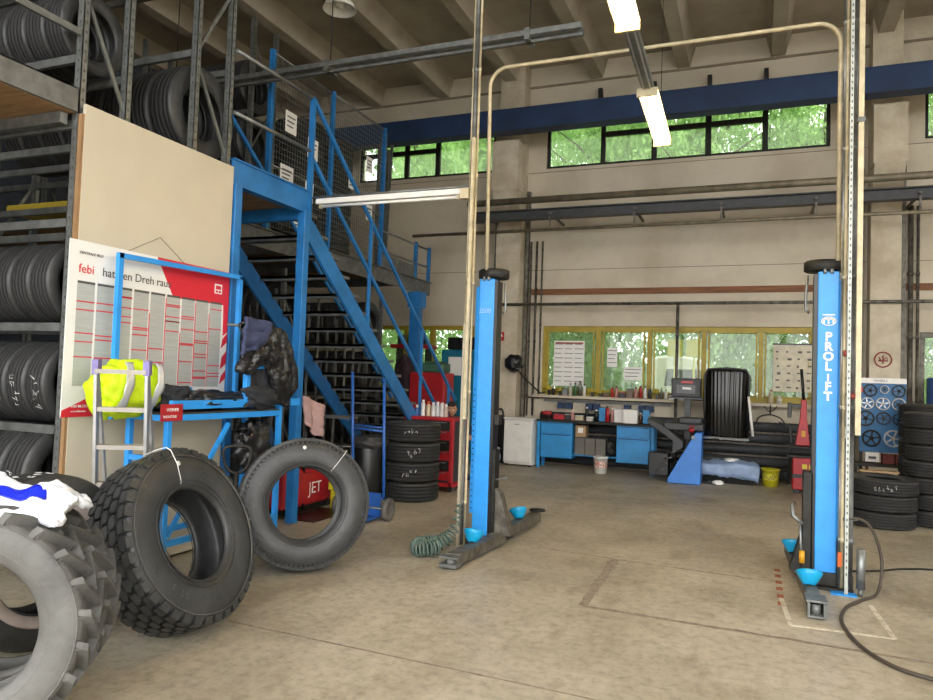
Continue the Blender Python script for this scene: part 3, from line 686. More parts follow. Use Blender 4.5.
# ================================================================ STEP LADDER
A=Vector((-4.16,3.60,0));B=Vector((-3.87,3.76,0)); nrm=(B-A).cross(Vector((0,0,1))).normalized()  # faces the camera
t=T('step_ladder',(-4.25,3.75,0),'silver aluminium step ladder standing left of the chunky truck tyre','ladder')
lean=Vector((-nrm.x,-nrm.y,0))*0
def lp(P,z): return Vector((P.x,P.y,z))-nrm*(1.66-z)*.10
for P in (A,B):
    t.p('front_rail',MB().bar(lp(P,0.01),lp(P,1.64),.022,.06,up=nrm),alu,bevel=.003); t.p('top_cap',MB().bar(lp(P,1.6),lp(P,1.7),.04,.07,up=nrm),mat('lilac_plastic','#8a7fb5',.5))
    bk=lambda z:Vector((P.x,P.y,z))-nrm*(1.66-z)*.32
    t.p('rear_leg',MB().bar(bk(0.02),bk(1.58),.018,.035,up=nrm),alu)
for z in (.3,.57,.84,1.1,1.36,1.62):
    t.p('step',MB().bar(lp(A,z)-nrm*.03,lp(B,z)-nrm*.03,.10 if z<1.5 else .14,.03),galvd if z<0 else mat('ladder_tread','#a8a198',.6,.2,.1,12))
# ================================================================ STAIRS + MEZZANINE
sx0,sx1=-4.73,-5.95
t=T('mezzanine_staircase',(-5.3,9,0),'blue steel staircase with open treads climbing to the mezzanine','staircase')
def zs(y): return 3.40-.787*(y-6.86)
for x in (sx0,sx1):
    poly=[(6.72,3.5),(6.95,3.33),(11.18,0.0),(10.85,0.0),(6.72,3.22)]
    M=Matrix(((0,1,0,x-.02),(1,0,0,0),(0,0,1,0),(0,0,0,1)))
    t.p('stringer',MB().prism(poly,0,.04,M),sblue)
for k in range(17):
    z=3.48-.2*k; y=6.72+.2*k/.787+.06
    t.p('tread',MB().box(sx1+.02,sx0-.02,y-.02,y+.23,z-.035,z).box(sx1+.02,sx0-.02,y-.02,y-.005,z-.06,z),galvd)
def hr(name,y0,y1,z0,z1,x=sx0,r=.022): t.p(name,MB().bar((x,y0,z0),(x,y1,z1),.04,.045),sblue,bevel=.006)
for x in (sx0,):
    hr('handrail',6.81,11.3,4.79,1.28,x); hr('mid_rail',6.81,10.95,4.12,.85,x)
    for y in (8.23,9.9,11.0): t.p('stanchion',MB().box(x-.018,x+.018,y-.018,y+.018,zs(y)-.1,4.79-.783*(y-6.81)),sblue)
hr('handrail',6.81,11.3,4.79,1.28,sx1)
t=T('landing_frame',(-4.9,6.2,0),'blue landing frame on two posts beside the cream board','landing')
for y in (5.57,6.72):
    t.p('post',MB().box(-4.78,-4.68,y-.05,y+.05,0,3.47),sblue,bevel=.006)
    t.p('post',MB().box(-6.05,-5.95,y-.05,y+.05,0,3.47),sblue,bevel=.006)
t.p('edge_beam',MB().box(-4.74,-4.72,5.51,6.78,3.46,3.71).box(-4.8,-4.7,5.51,6.78,3.455,3.47).box(-4.8,-4.7,5.51,6.78,3.70,3.715),sblue)
for y in (5.6,6.74): t.p('cross_beam',MB().box(-6.0,-4.76,y-.03,y+.03,3.38,3.52),sblue)
t.p('landing_floor',MB().box(-6.08,-4.76,5.57,6.76,3.53,3.56),wood)
t.p('corner_post',MB().box(-4.755,-4.705,6.78,6.83,3.3,4.8),sblue)
t.p('guard_rail',MB().cyl((-4.73,5.5,4.77),(-4.73,6.8,4.79),.02),galv); t.p('guard_rail',MB().cyl((-4.73,5.5,4.16),(-4.73,6.8,4.18),.02),galv)
t.p('brace',MB().bar((-6.0,5.64,3.4),(-6.0,6.7,2.2),.03),sblue)
t=T('mezzanine_platform',(-6.1,10,3.3),'grey edged mezzanine platform above the blue stairs','platform')
t.p('edge_beam',MB().box(-6.13,-6.1,6.8,13.05,3.3,3.55).box(-6.16,-6.05,6.8,13.05,3.545,3.56),galvd)
t.p('floor_board',MB().box(-11.9,-6.13,6.8,13.05,3.52,3.55),wood)
for y in (8.5,10.2,12.0): t.p('joist',MB().box(-11.9,-6.14,y-.04,y+.04,3.36,3.515),galvd)
for x,y in ((-6.12,12.5),(-9.0,12.5),(-9.0,8.6)): t.p('column',MB().box(x-.1,x+.1,y-.08,y+.08,0,3.3),sblue,bevel=.005)
t.p('column_head',MB().box(-6.24,-5.98,12.36,12.64,3.0,3.3),sblue)
t=T('platform_railing',(-6.1,12.4,3.55),'low blue and grey railing at the far end of the mezzanine','railing')
for y in (12.35,12.95): t.p('post',MB().box(-6.13,-6.07,y-.03,y+.03,3.56,4.25),sblue)
t.p('rail',MB().cyl((-6.1,11.0,4.2),(-6.1,12.95,4.2),.018),galv); t.p('rail',MB().cyl((-6.1,11.0,3.85),(-6.1,12.95,3.85),.018),galv); t.p('kick_board',MB().box(-6.115,-6.1,11.0,12.35,3.56,3.8),galvd)
t=T('mesh_fence',(-6.1,9.3,3.56),'tall blue framed wire mesh fence on the mezzanine edge','fence')
FY=(7.8,9.3,10.95)
for y in FY: t.p('post',MB().box(-6.13,-6.07,y-.03,y+.03,3.56,6.0),sblue)
for a,b in zip(FY,FY[1:]):
    mb=MB(); y=a+.05
    while y<b-.04: mb.box(-6.104,-6.1,y-.003,y+.003,3.62,5.95); y+=.06
    z=3.62
    while z<5.96: mb.box(-6.1,-6.096,a+.03,b-.03,z-.003,z+.003); z+=.08
    t.p('mesh_panel',mb,galv)
    t.p('frame_bar',MB().cyl((-6.1,a,5.97),(-6.1,b,5.97),.014),galv); t.p('frame_bar',MB().cyl((-6.1,a,4.45),(-6.1,b,4.45),.014),galv)
for i,(y,z,wd,h) in enumerate(((8.25,5.15,.26,.3),(8.8,4.95,.26,.3),(8.2,4.4,.3,.26),(8.75,4.3,.2,.3),(9.9,4.75,.16,.2),(10.45,5.2,.2,.26),(10.5,4.4,.2,.26),(8.5,3.8,.2,.2))):
    o=T('notice_sheet',(-6.09,y,z),'white paper notice clipped to the mezzanine fence, %s from the stair side'%ORD[i],'notice','paper notices on the mesh fence')
    o.p('sheet',MB().box(-6.094,-6.088,y-wd/2,y+wd/2,z-h/2,z+h/2),wpaper)
    mb=MB()
    for k in range(3): mb.box(-6.088,-6.086,y-wd*.36,y+wd*(.36-.1*k),z+h*.25-k*h*.22-.012,z+h*.25-k*h*.22+.008)
    o.p('print',mb,pdark)
# mezzanine storage
rack(8.0,8.5,(-6.6,-8.6,-10.6),(3.66,4.5,5.3),6.6,'dark steel rack standing behind the mesh fence on the mezzanine',3.56)
for o in list(bpy.data.objects):
    pass
for row,z in enumerate((3.7,4.54,5.36)):
    standing_row(bigM if row==0 else suvM,.43 if row==0 else .385,.27 if row==0 else .25,-6.8,8.25,z-.02,7,'%s row behind the mesh fence'%('lower','middle','upper')[row],'tyres behind the mesh fence')
for j,(x,y) in enumerate(((-6.7,9.3),(-6.75,10.25))):
    for k in range(8):
        put(suvM,'tyre',(x,y,3.55+.125+.25*k),(0,0,1),'black tyre lying in the %s stack behind the mesh fence, %s from the bottom'%(('near','far')[j],ORD[k]),'stacked tyres behind the mesh fence')
for i in range(5):
    y=11.15+.12*i
    tag(MB().bar((-6.3-.02*i,y,3.56),(-6.45,y+.25,5.9+.13*(i%3)),.05,.03).build('metal_profile',galvd),'long grey metal profile leaning at the fence end, %s from the fence'%ORD[i],'profile','profiles leaning at the fence end')
# under stairs and mezzanine
rack(8.8,9.3,(-6.5,-8.8),(.4,1.3,2.2),3.2,'dark steel rack under the mezzanine behind the blue stairs')
for row,z in enumerate((.42,1.32,2.22)):
    standing_row(suvM,.385,.25,-6.7,9.05,z,7,'%s shelf under the mezzanine'%('bottom','middle','top')[row],'tyres under the mezzanine')
rack(11.2,11.7,(-6.45,-8.8),(.4,1.3,2.2),3.2,'dark steel rack farther back under the mezzanine')
for row,z in enumerate((.42,1.32,2.22)):
    standing_row(suvM,.385,.25,-6.62,11.45,z,7,'%s row of the far rack under the mezzanine'%('bottom','middle','top')[row],'tyres on the farther rack under the mezzanine')
for i in range(12):
    y=7.5+.27*i
    tag(MB().cyl((-6.25,y,0),(-6.35,y+.12,2.4+.15*(i%4)),.022).build('exhaust_pipe',galvd),'grey metal pipe leaning upright behind the stairs, %s from the landing'%ORD[i],'pipe','pipes leaning behind the stairs')
for i,(y,l,c) in enumerate(((7.0,.5,dgrey),(7.62,.55,blackp),(8.3,.6,blackp))):
    t=T('storage_bin',(-5.4,y,.0),'dark storage bin under the stairs, %s from the landing post'%ORD[i],'bin','bins under the stairs')
    t.p('bin_body',MB().box(-5.92,-5.55,y,y+l,0,.62 if i else .9),c,bevel=.02); t.p('bin_lid',MB().box(-5.93,-5.53,y-.02,y+l+.02,.62 if i else .9,.66 if i else .94),dgrey,bevel=.01)
def pk(u,v): return (-4.93+.03*math.sin(9*u)+.03*noise.noise(Vector((u*4,v*4,3))),7.1+.46*u*(1-.25*v)+.1*v,1.4-.06*(u-.4)**2-.12*u-.42*v*(1-.3*abs(u-.6)))
t=T('clothes_stand',(-5.1,7.3,0),'thin black stand carrying the pink cloth behind the landing post','stand')
t.p('stand_pole',MB().cyl((-5.0,7.33,0),(-5.0,7.33,1.38),.014).cyl((-5.0,7.12,1.37),(-5.0,7.55,1.37),.012),blackp); t.p('stand_foot',MB().lathe([(0,.02),(.15,.02),(.16,0)],20,Matrix.Translation((-5.0,7.33,0))),blackp)
tag(sheet(pk,20,20,.02).build('pink_cloth',pink),'pale pink cloth hanging behind the right landing post','cloth')
# red machine seen through leaning tyre
t=T('red_compressor',(-4.35,6.4,0),'red low machine with white lettering seen through the right truck tyre','machine')
t.p('body',MB().box(-5.5,-5.0,6.95,8.0,.06,.5),red,bevel=.03); t.p('front_panel',MB().box(-5.0,-4.985,7.0,7.95,.1,.46),red,bevel=.004)
t.p('dark_base',MB().box(-5.48,-5.0,6.97,7.98,0,.07),blackp)
text_mesh('lettering','JET',.2,face_plusX(-4.983,7.42,.2),wpaper,t.o,t.loc)
t=T('rubber_mat',(-4.75,6.95,0),'thin black mat on the floor below the red machine','mat'); t.p('mat_sheet',MB().box(-5.0,-4.52,6.85,7.65,0,.012),blackp)
# jack handle loop
t=T('jack_handle',(-3.95,4.6,0),'grey steel loop handle rising between the two leaning truck tyres','handle')
import itertools
hx,hy=-3.93,4.8
lp_=[(hx+(.1+.035*math.sin(a))*math.copysign(abs(math.cos(a))**.6,math.cos(a))*.7,hy+(.1+.035*math.sin(a))*math.copysign(abs(math.cos(a))**.6,math.cos(a))*.75,.93+.11*math.copysign(abs(math.sin(a))**.7,math.sin(a))) for a in [i*2*PI/24 for i in range(24)]]
t.p('grip_loop',MB().tube(lp_,.013,10,closed=True),darks); t.p('shaft',MB().tube([(hx,hy,.83),(hx,hy,.5),(hx-.02,hy+.05,.06)],.02,10),darks); t.p('shaft_foot',MB().box(hx-.12,hx+.08,hy-.05,hy+.15,0,.07),darks,bevel=.01)
# white / blue plastic bag on tractor tyres
t=T('plastic_bag',(-3.25,2.35,1.05),'white and blue plastic bag draped over the tractor tyres','bag')
fwd=Vector((-.374,.927,0)); rgt=Vector((.927,.374,0)); bc=Vector((-3.2,2.3,0))
bc=bc-rgt*.10
def bagf(u,v):
    a=(u-.5); b=(v-.5)
    z=1.10+.03*(1-4*a*a)-.16*max(0,a)**1.0-.02*abs(b)-.09*max(0,-b)+.075*noise.fractal(Vector((u*3.2,v*2.6,1.5)),1,2,4)+.02*noise.noise(Vector((u*14,v*9,4)))
    w=.36*(1-.55*max(0,a)*1.6)
    p=bc+rgt*(a*.86+.03*noise.noise(Vector((u*5,v*5,0))))+fwd*(b*w*2*.8+.04*math.sin(u*9))
    return (p.x,p.y,z)
t.p('bag_sheet',sheet(bagf,70,40,.03),bagw)
def bagp(u,v):
    U=.52+.36*u-.12*v; V=.16+.34*v+.12*u; x,y,z=bagf(U,min(.98,V)); return (x,y,z+.006)
t.p('blue_print',sheet(bagp,16,16,.003),bagb)
t.p('bag_fold',blob(tuple(bc+rgt*(-.3)+Vector((0,0,1.07))),(.28,.2,.06),31,.5,2.4,4,.8,ridge=.4),bagw)
# ================================================================ LIFT POSTS
def lift(name,x0,x1,mir,label,letter):
    # mir=+1: conduits on the +X side (right post); -1: on the -X side
    P=6.83; t=T(name,((x0+x1)/2,P+.12,0),label,'lift')
    inn=x0 if mir>0 else x1; outx=x1 if mir>0 else x0
    t.p('column',MB().box(x0,x1,P,P+.17,.02,2.68),blue,bevel=.008)
    a,b=sorted((inn,inn-mir*.03)); t.p('carriage_slot',MB().box(a,b,P+.01,P+.165,.06,2.66),blackp)
    a,b=sorted((outx,outx+mir*.035)); mb=MB().box(a,b,P+.01,P+.05,.3,2.6); z=.35; m_=(a+b)/2
    while z<1.6: mb.cyl((m_,P+.0085,z),(m_,P+.011,z),.008,8,mi=1); z+=.06
    t.p('perforated_strip',mb,(blue,darks))
    ca,cb=sorted((inn-mir*.13,outx-mir*.0+mir*.03)) 
    t.p('top_cover',MB().lathe([(0,0),(.075,0),(.085,.01),(.085,.085),(.075,.098),(0,.098)],28,Matrix.Translation(((ca+cb)/2+.02*mir,P+.12,2.69))@Matrix.Scale((cb-ca)/.17,4,(1,0,0))@Matrix.Scale(1.6,4,(0,1,0))),darks)
    t.p('cover_bolt',MB().cyl(((x0+x1)/2-.03,P-.005,2.66),((x0+x1)/2-.03,P-.005,2.7),.016).cyl(((x0+x1)/2+.02,P-.005,2.66),((x0+x1)/2+.02,P-.005,2.7),.016),galv)
    t.p('hook',MB().tube([(inn-mir*.075,P+.1,2.66),(inn-mir*.09,P+.1,2.5),(inn-mir*.09,P+.1,2.36),(inn-mir*.06,P+.1,2.33)],.012,8),galv)
    t.p('base_plate',MB().box(x0-.12,x1+.12,P-.1,P+.5,0,.025),darks)
    return t,inn,outx
t,inn,ox=lift('lift_post',-2.635,-2.47,-1,'left blue car lift post beside the green coiled hose','')
text_mesh('lettering','2500',.065,face_minusY(-2.63,6.825,2.33),mat('faded_lettering','#9cc4e6',.5),t.o,t.loc)
# left arms
def armpiece(t,p,q,w,h,z,name='arm'):
    a=t.p(name,MB().bar((p[0],p[1],z),(q[0],q[1],z),w,h),grime,bevel=.008); return a
a=armpiece(t,(-2.43,5.86),(-2.36,6.95),.13,.1,.075); t.p('arm_end',MB().box(-2.51,-2.35,5.76,5.9,.02,.05).cyl((-2.43,5.82,.03),(-2.43,5.82,.1),.035).box(-2.51,-2.35,5.76,5.9,.1,.115),galvd,parent=a)
a=armpiece(t,(-2.36,7.1),(-2.3,8.0),.12,.1,.11); t.p('arm_pad',MB().lathe([(0,0),(.09,0),(.09,.02),(0,.025)],20,Matrix.Translation((-2.29,8.02,.17))),darks,parent=a)
t.p('gusset',MB().prism([(-2.44,.1),(-2.24,.1),(-2.36,.52),(-2.44,.58)],6.88,7.0),grime); t.p('release_handle',MB().bar((-2.44,6.9,.64),(-2.28,6.86,.68),.03,.015),galv)
t.p('carriage',MB().box(-2.44,-2.41,6.85,6.98,.1,.95),darks)
t.p('carriage_lock',MB().box(-2.44,-2.39,6.86,6.96,1.2,1.3),darks)
def cupf(t,x,y,z,tilt=0.5,yawz=0):
    c=t.p('cup',MB().lathe([(.03,0),(.05,.012),(.085,.07),(.1,.1),(.096,.104),(.08,.075),(.04,.02),(0,.015)],24,Matrix.Translation((x,y,z))@Matrix.Rotation(yawz,4,'Z')@Matrix.Rotation(tilt,4,'X')),cup); return c
cupf(t,-2.44,6.35,.125,-.5); cupf(t,-2.34,7.5,.165,-.5,.7)
# coil hose
t=T('coiled_hose',(-2.8,6.25,0),'grey green coiled air hose on the floor at the left lift post','hose')
cv=[Vector((-2.62,6.45,.45)),Vector((-2.66,6.42,.2)),Vector((-2.74,6.33,.1)),Vector((-2.83,6.3,.085)),Vector((-2.9,6.17,.085)),Vector((-2.85,6.05,.085)),Vector((-2.78,6.05,.085)),Vector((-2.7,6.15,.09))]
def cr(u):
    s=u*(len(cv)-1); i=min(int(s),len(cv)-2); f=s-i; g=lambda k:cv[max(0,min(len(cv)-1,k))]
    p0,p1,p2,p3=g(i-1),g(i),g(i+1),g(i+2); return .5*((2*p1)+(p2-p0)*f+(2*p0-5*p1+4*p2-p3)*f*f+(3*p1-p0-3*p2+p3)*f**3)
pts=[];n_=900
for i in range(n_):
    u=i/(n_-1); c=cr(u); tt=(cr(min(1,u+.01))-cr(max(0,u-.01))).normalized(); a=tt.cross(Vector((.1,.2,1))).normalized(); b=tt.cross(a); th=u*2*PI*30
    rad=.065*min(1,.3+u*3); p=c+(a*math.cos(th)+b*math.sin(th))*rad; p.z=max(.012,p.z); pts.append(p)
t.p('hose_coil',MB().tube(pts,.0085,6),hoseg)
# right post
t,inn,ox=lift('lift_post',.49,.655,1,'right blue car lift post with bold white vertical lettering','P')
for i,ch in enumerate('PROLIFT'):
    z=2.085-.085*i
    o=text_mesh('letter',ch,.102 if ch!='I' else .075,face_minusY(.575,6.823,z),wpaper,t.o,t.loc,.001,'CENTER',.004)
e_=t.p('emblem',MB().tube([(.575+.055*math.cos(a)+(.004 if 0 else 0),6.824,2.25+.036*math.sin(a)) for a in [k*2*PI/28 for k in range(28)]],.0045,6,closed=True),wpaper)
t.p('emblem_stroke',MB().box(.525,.625,6.822,6.826,2.262,2.276).box(.53,.545,6.822,6.826,2.23,2.275).box(.567,.58,6.822,6.826,2.225,2.27).box(.603,.618,6.822,6.826,2.23,2.275).box(.528,.622,6.822,6.826,2.3,2.309),wpaper,parent=e_)
a=armpiece(t,(.44,6.0),(.40,6.75),.1,.09,.085); t.p('arm_end',MB().box(.38,.5,5.83,6.02,.015,.03).box(.38,.395,5.83,6.02,.03,.12).box(.485,.5,5.83,6.02,.03,.12).box(.37,.51,5.85,6.04,.12,.135).cyl((.44,5.9,.03),(.44,5.9,.1),.035),galvd,parent=a)
a=armpiece(t,(.38,7.0),(.34,7.85),.1,.1,.1)
t.p('gusset',MB().prism([(.49,.1),(.3,.1),(.4,.45),(.49,.55)],6.88,7.06),darks); t.p('base_block',MB().box(.43,.78,6.8,6.98,.02,.13),darks,bevel=.01)
t.p('side_block',MB().box(.655,.74,6.78,6.83,.1,.42),darks); t.p('carriage',MB().box(.40,.47,6.84,7.06,.1,.95),darks)
cupf(t,.42,6.3,.13,-.5); cupf(t,.35,7.35,.155,-.4)
t.p('air_gun',MB().tube([(.33,6.9,.68),(.31,6.84,.66),(.32,6.8,.58),(.39,6.78,.52)],.018,8).tube([(.37,6.78,.55),(.38,6.77,.36),(.39,6.76,.24)],.011,8),galv)
t.p('yellow_nozzle',MB().cyl((.39,6.76,.2),(.39,6.76,.3),.022,12),mat('amber_plastic','#e0a020',.45))
t.p('orange_tape',MB().box(.66,.69,6.76,6.775,.2,.32),orange)
t.p('valve_knob',MB().cyl((.72,6.7,1.62),(.78,6.7,1.62),.025).cyl((.7,6.76,1.95),(.7,6.76,2.0),.02),mat('dull_red_plastic','#8a3a34',.6))
t=T('steel_cylinder',(.84,6.7,0),'short grey steel cylinder standing at the foot of the right lift post','cylinder')
t.p('barrel',MB().cyl((.82,6.68,.06),(.82,6.68,.38),.033,16),galv); t.p('nozzle',MB().cyl((.82,6.68,.0),(.82,6.68,.06),.02,12),galvd)
t.p('blue_foot',MB().box(.6,.79,6.62,6.72,0,.012),blue)
# hoop pipe
def arc(cx,cz,r,a0,a1,y,n=8): return [(cx+r*math.cos(math.radians(a0+(a1-a0)*i/n)),y,cz+r*math.sin(math.radians(a0+(a1-a0)*i/n))) for i in range(n+1)]
t=T('overhead_hoop',(-1,6.83,2.75),'thin grey pipe hoop arching overhead between the two lift posts','pipe')
t.p('hoop_pipe',MB().tube([(-2.56,6.83,2.77)]+arc(-2.4,4.67,.19,180,90,6.83)+arc(.45,4.67,.19,90,0,6.83)+[(.64,6.83,2.77)],.019,10),beige)
for k,(x,r,m,z0,lb) in enumerate(((-2.705,.022,galvd,2.2,'grey conduit rising to the ceiling beside the left lift post'),(-2.665,.012,beige,.12,'thin beige pipe at the left edge of the left lift post'),(-2.735,.01,beige,.12,'thinnest beige pipe farthest left of the left lift post'))):
    ztube(x,6.72,0.0 if k==1 or k==2 else 0,CZ-.02,r,m,lb)
t=T('white_trunking',(-2.72,6.66,0),'cream cable trunking running up the left side of the left lift post','trunking')
t.p('trunking',MB().box(-2.70,-2.67,6.655,6.69,1.25,4.1),beige); t.p('lower_trunking',MB().box(-2.725,-2.70,6.65,6.69,0,2.2),mat('grey_beige_trunk','#aaa08a',.5)); 
t.p('junction_box',MB().box(-2.80,-2.71,6.62,6.7,3.47,3.58),beige,bevel=.005)
for x,r,m,lb in ((.69,.014,beige,'thin beige pipe right beside the right lift post'),(.745,.028,galvd,'dark grey conduit behind the right lift post'),(.67,.012,galv,'thin grey pipe beside the right lift post')):
    ztube(x,6.78,0,CZ-.02,r,m,lb)
t=T('perforated_rail',(.76,6.66,0),'white perforated steel rail beside the right lift post','rail')
mb=MB().box(.70,.725,6.65,6.655,.0,5.0).box(.70,.705,6.655,6.69,.0,5.0); z=.16
while z<4.95: mb.box(.708,.718,6.647,6.651,z,z+.02,mi=1); z+=.055
t.p('rail_strip',mb,(mat('pale_zinc','#b9bdb4',.45,.3,.1,9),slotm))
t=T('cream_trunking',(.82,6.68,1.3),'cream cable trunking ending halfway down right of the right lift post','trunking')
t.p('trunking',MB().box(.765,.805,6.66,6.70,1.3,CZ-.02),beige)
t.p('saddle',MB().box(.755,.815,6.65,6.71,3.9,3.94).box(.755,.815,6.65,6.71,5.0,5.04),galvd)
# floor hose
def smooth(P,n=12):
    P=[Vector(p) for p in P]; out=[]
    for i in range(len(P)-1):
        g=lambda k:P[max(0,min(len(P)-1,k))]; p0,p1,p2,p3=g(i-1),g(i),g(i+1),g(i+2)
        for j in range(n):
            f=j/n; out.append(.5*((2*p1)+(p2-p0)*f+(2*p0-5*p1+4*p2-p3)*f*f+(3*p1-p0-3*p2+p3)*f**3))
    return out+[P[-1]]
t=T('air_hose',(.8,6.5,0),'dark air hose curling over the floor from the right lift post','hose')
t.p('hose',MB().tube(smooth([(.72,6.75,.6),(.83,6.8,.6),(.93,6.85,.5),(1.0,6.9,.25),(.95,6.75,.03),(.8,6.5,.014),(.66,6.2,.014),(.6,5.8,.014),(.66,5.35,.014),(.8,5.05,.014),(.98,4.93,.014),(1.3,4.8,.014)]),.013,8),mat('hose_rubber','#4a4138',.6))
t.p('fitting',MB().cyl((.70,6.75,.6),(.8,6.79,.6),.016,10),galv)
t=T('floor_cable',(1.2,7.7,0),'thin dark cable lying on the floor behind the right lift post','cable')
t.p('cable',MB().tube(smooth([(.8,7.5,.01),(1.08,7.67,.01),(1.35,7.9,.01),(1.7,8.0,.01),(2.4,7.9,.01),(3.2,8.2,.01)]),.009,6),darks)
# floor joints & marks
mb=MB()
def fj(p,q,w=.018): mb.bar((p[0],p[1],.0005),(q[0],q[1],.0005),w,.002,up=(0,0,1))
jm=mat('floor_joint','#7d7264',.95,0,.2,20,c2='#9b907e',lo=.35,hi=.6)
JP=[((-1.98,7.0),(-1.2,6.9)),((-1.2,6.9),(.25,6.8)),((-1.2,6.9),(-1.16,5.35)),((-1.16,5.35),(.25,5.3)),((.25,5.3),(1.3,5.25)),((-3.2,3.9),(-1.1,3.83)),((-1.1,3.83),(2,3.7)),((-4.5,10.6),(1.6,10.7))]
for p,q in (JP):
    P_=Vector(p);Q_=Vector(q);n_=int((Q_-P_).length/.05)+1; wob=.09 if (p,q)==JP[2] else (.05 if (p,q) in (JP[3],JP[4]) else .02); pts=[]
    d_=(Q_-P_).normalized(); nn=Vector((-d_.y,d_.x)); vs=[]; fs=[]
    for k in range(n_+1):
        c_=P_.lerp(Q_,k/n_); a_=wob*(.35+.5*abs(noise.noise(Vector((c_.x*6,c_.y*6,1))))); b_=wob*(.35+.5*abs(noise.noise(Vector((c_.x*6,c_.y*6,5)))))
        vs+=[(c_.x+nn.x*a_,c_.y+nn.y*a_,.0015),(c_.x-nn.x*b_,c_.y-nn.y*b_,.0015)]
        if k: fs.append((2*k-2,2*k-1,2*k+1,2*k))
    mb.add(vs,fs)
struct(mb.build('trim_floor_joints',jm))
mb=MB(); fm=mat('worn_white_line','#cfc8b6',.8,0,.25,12,lo=.42,hi=.5,c2='#b3a88e')
for p,q in (((.26,5.63),(.9,5.66)),((.9,5.66),(.86,6.45)),((.26,5.63),(.22,6.3))): mb.bar((p[0],p[1],.0012),(q[0],q[1],.0012),.035,.002)
struct(mb.build('trim_floor_lines',fm))
mb=MB(); om=mat('orange_floor_mark','#b06a48',.9,0,.2,20)
for k in range(6): mb.box(.19,.24,6.1+.22*k,6.2+.22*k,0,.002)
struct(mb.build('trim_floor_dashes',om))
# ================================================================ OVERHEAD
warm=emit('lamp_glow','#ffd88c',30)
t=T('lamp_track',(-1,6.5,4.5),'long slim ceiling lamp track hanging toward the back wall','lamp track')
def LX(y): return -1.0-(y-5.7)*.0237
zT=4.55
t.p('track_body',MB().bar((LX(2.2),2.2,zT+.05),(LX(8.7),8.7,zT+.05),.12,.05),galv,bevel=.004)
t.p('track_ridge',MB().bar((LX(2.2)-.03,2.2,zT+.02),(LX(8.7)-.03,8.7,zT+.02),.012,.03).bar((LX(2.2)+.03,2.2,zT+.02),(LX(8.7)+.03,8.7,zT+.02),.012,.03),alu)
for y in (3.3,5.8,8.4): t.p('suspension_wire',MB().cyl((LX(y),y,zT+.07),(LX(y),y,CZ-.02),.004,6),darks)
for i,(a,b) in enumerate(((7.08,8.64),(4.15,5.72))):
    l=T('fluorescent_lamp',(LX(a),a,zT),('glowing twin tube lamp nearest the back wall','glowing twin tube lamp at the top edge nearer the camera')[i],'lamp')
    l.p('reflector',MB().bar((LX(a),a,zT+.018),(LX(b),b,zT+.018),.2,.014),white)
    for dx in (-.05,.05): l.p('tube',MB().tube([(LX(a)+dx,a+.03,zT-.03),(LX(b)+dx,b-.03,zT-.03)],.018,12),warm)
    l.p('end_cap',MB().box(LX(a)-.1,LX(a)+.1,a-.01,a+.02,zT-.06,zT+.02),beige); l.p('end_cap',MB().box(LX(b)-.1,LX(b)+.1,b-.02,b+.01,zT-.06,zT+.02),beige)
t=T('tube_light',(-3.7,6.8,3.6),'unlit white tube light spanning from the stair landing to the left lift post','lamp')
t.p('housing',MB().box(-4.62,-2.84,6.77,6.83,3.56,3.62),white,bevel=.005); t.p('tube',MB().cyl((-4.55,6.8,3.535),(-2.9,6.8,3.535),.016,12),white)
t.p('holder',MB().box(-4.58,-4.55,6.78,6.82,3.51,3.56),beige); t.p('holder',MB().box(-2.9,-2.87,6.78,6.82,3.51,3.56),beige); t.p('carrier_rail',MB().cyl((-4.75,6.83,3.65),(-2.78,6.83,3.65),.012),galv)
t=T('ceiling_rail',(-3.6,7.5,5.5),'twin steel rail hanging below the ceiling above the stairs','rail')
for y,z in ((7.45,5.5),(7.6,5.5)): t.p('rail',MB().box(-9.5,-1.8,y-.025,y+.025,z-.03,z+.03),galv)
t.p('lower_channel',MB().box(-9.5,-1.8,7.5,7.55,5.42,5.45),galvd)
for x in (-7.5,-5.0,-2.4): t.p('hanger_rod',MB().cyl((x,7.52,5.5),(x,7.52,CZ-.02),.007,6),darks); t.p('clamp',MB().box(x-.03,x+.03,7.41,7.64,5.42,5.55),galv)
t=T('dome_lamp',(-5.85,9.0,7.15),'round white dome lamp hanging from the ceiling at the top','lamp')
t.p('lamp_shade',MB().lathe([(.03,.25),(.07,.22),(.2,.1),(.25,0),(.24,0),(.19,.09),(.06,.2),(.0,.21)],28,Matrix.Translation((-5.8,8.9,7.05))),white); t.p('bulb',MB().lathe([(0,-.0),(.06,.02),(.07,.08),(.04,.15),(0,.18)],16,Matrix.Translation((-5.8,8.9,7.07))),white)
t.p('lamp_stem',MB().cyl((-5.8,8.9,7.29),(-5.8,8.9,CZ-.02),.012),darks)
# ================================================================ STAIR-SIDE FLOOR ITEMS
for k in range(4):
    o=put(suvM if 0 else bpy.data.meshes['stack_tyre'] if 'stack_tyre' in bpy.data.meshes else tyre_mesh('stack_tyre',.385,.22,.26,72,70),'tyre',(-4.34,8.88,.13+.262*k),(0,0,1),'chalk marked tyre in the stack beside the blue hand truck, %s from the bottom'%ORD[k],'tyres stacked beside the hand truck')
    if k>0: chalk_marks(o,.385,world_angle(o,(.38,-1,0))-.15+(.12 if k==2 else 0),k+3,.25,.045,4,.003)
    elif 0: pass
t=T('hand_truck',(-4.2,7.5,0),'blue two wheeled hand truck standing beside the tyre stack','hand truck')
for (a,b) in (((-4.56,7.62,1.69),(-4.42,7.5,.3)),((-4.11,7.6,1.63),(-3.96,7.42,.24))):
    t.p('side_rail',MB().tube([a,b],.018,10),mat('hand_truck_blue','#2a5fae',.4,0,.1,6))
hb=mat('hand_truck_blue','#2a5fae')
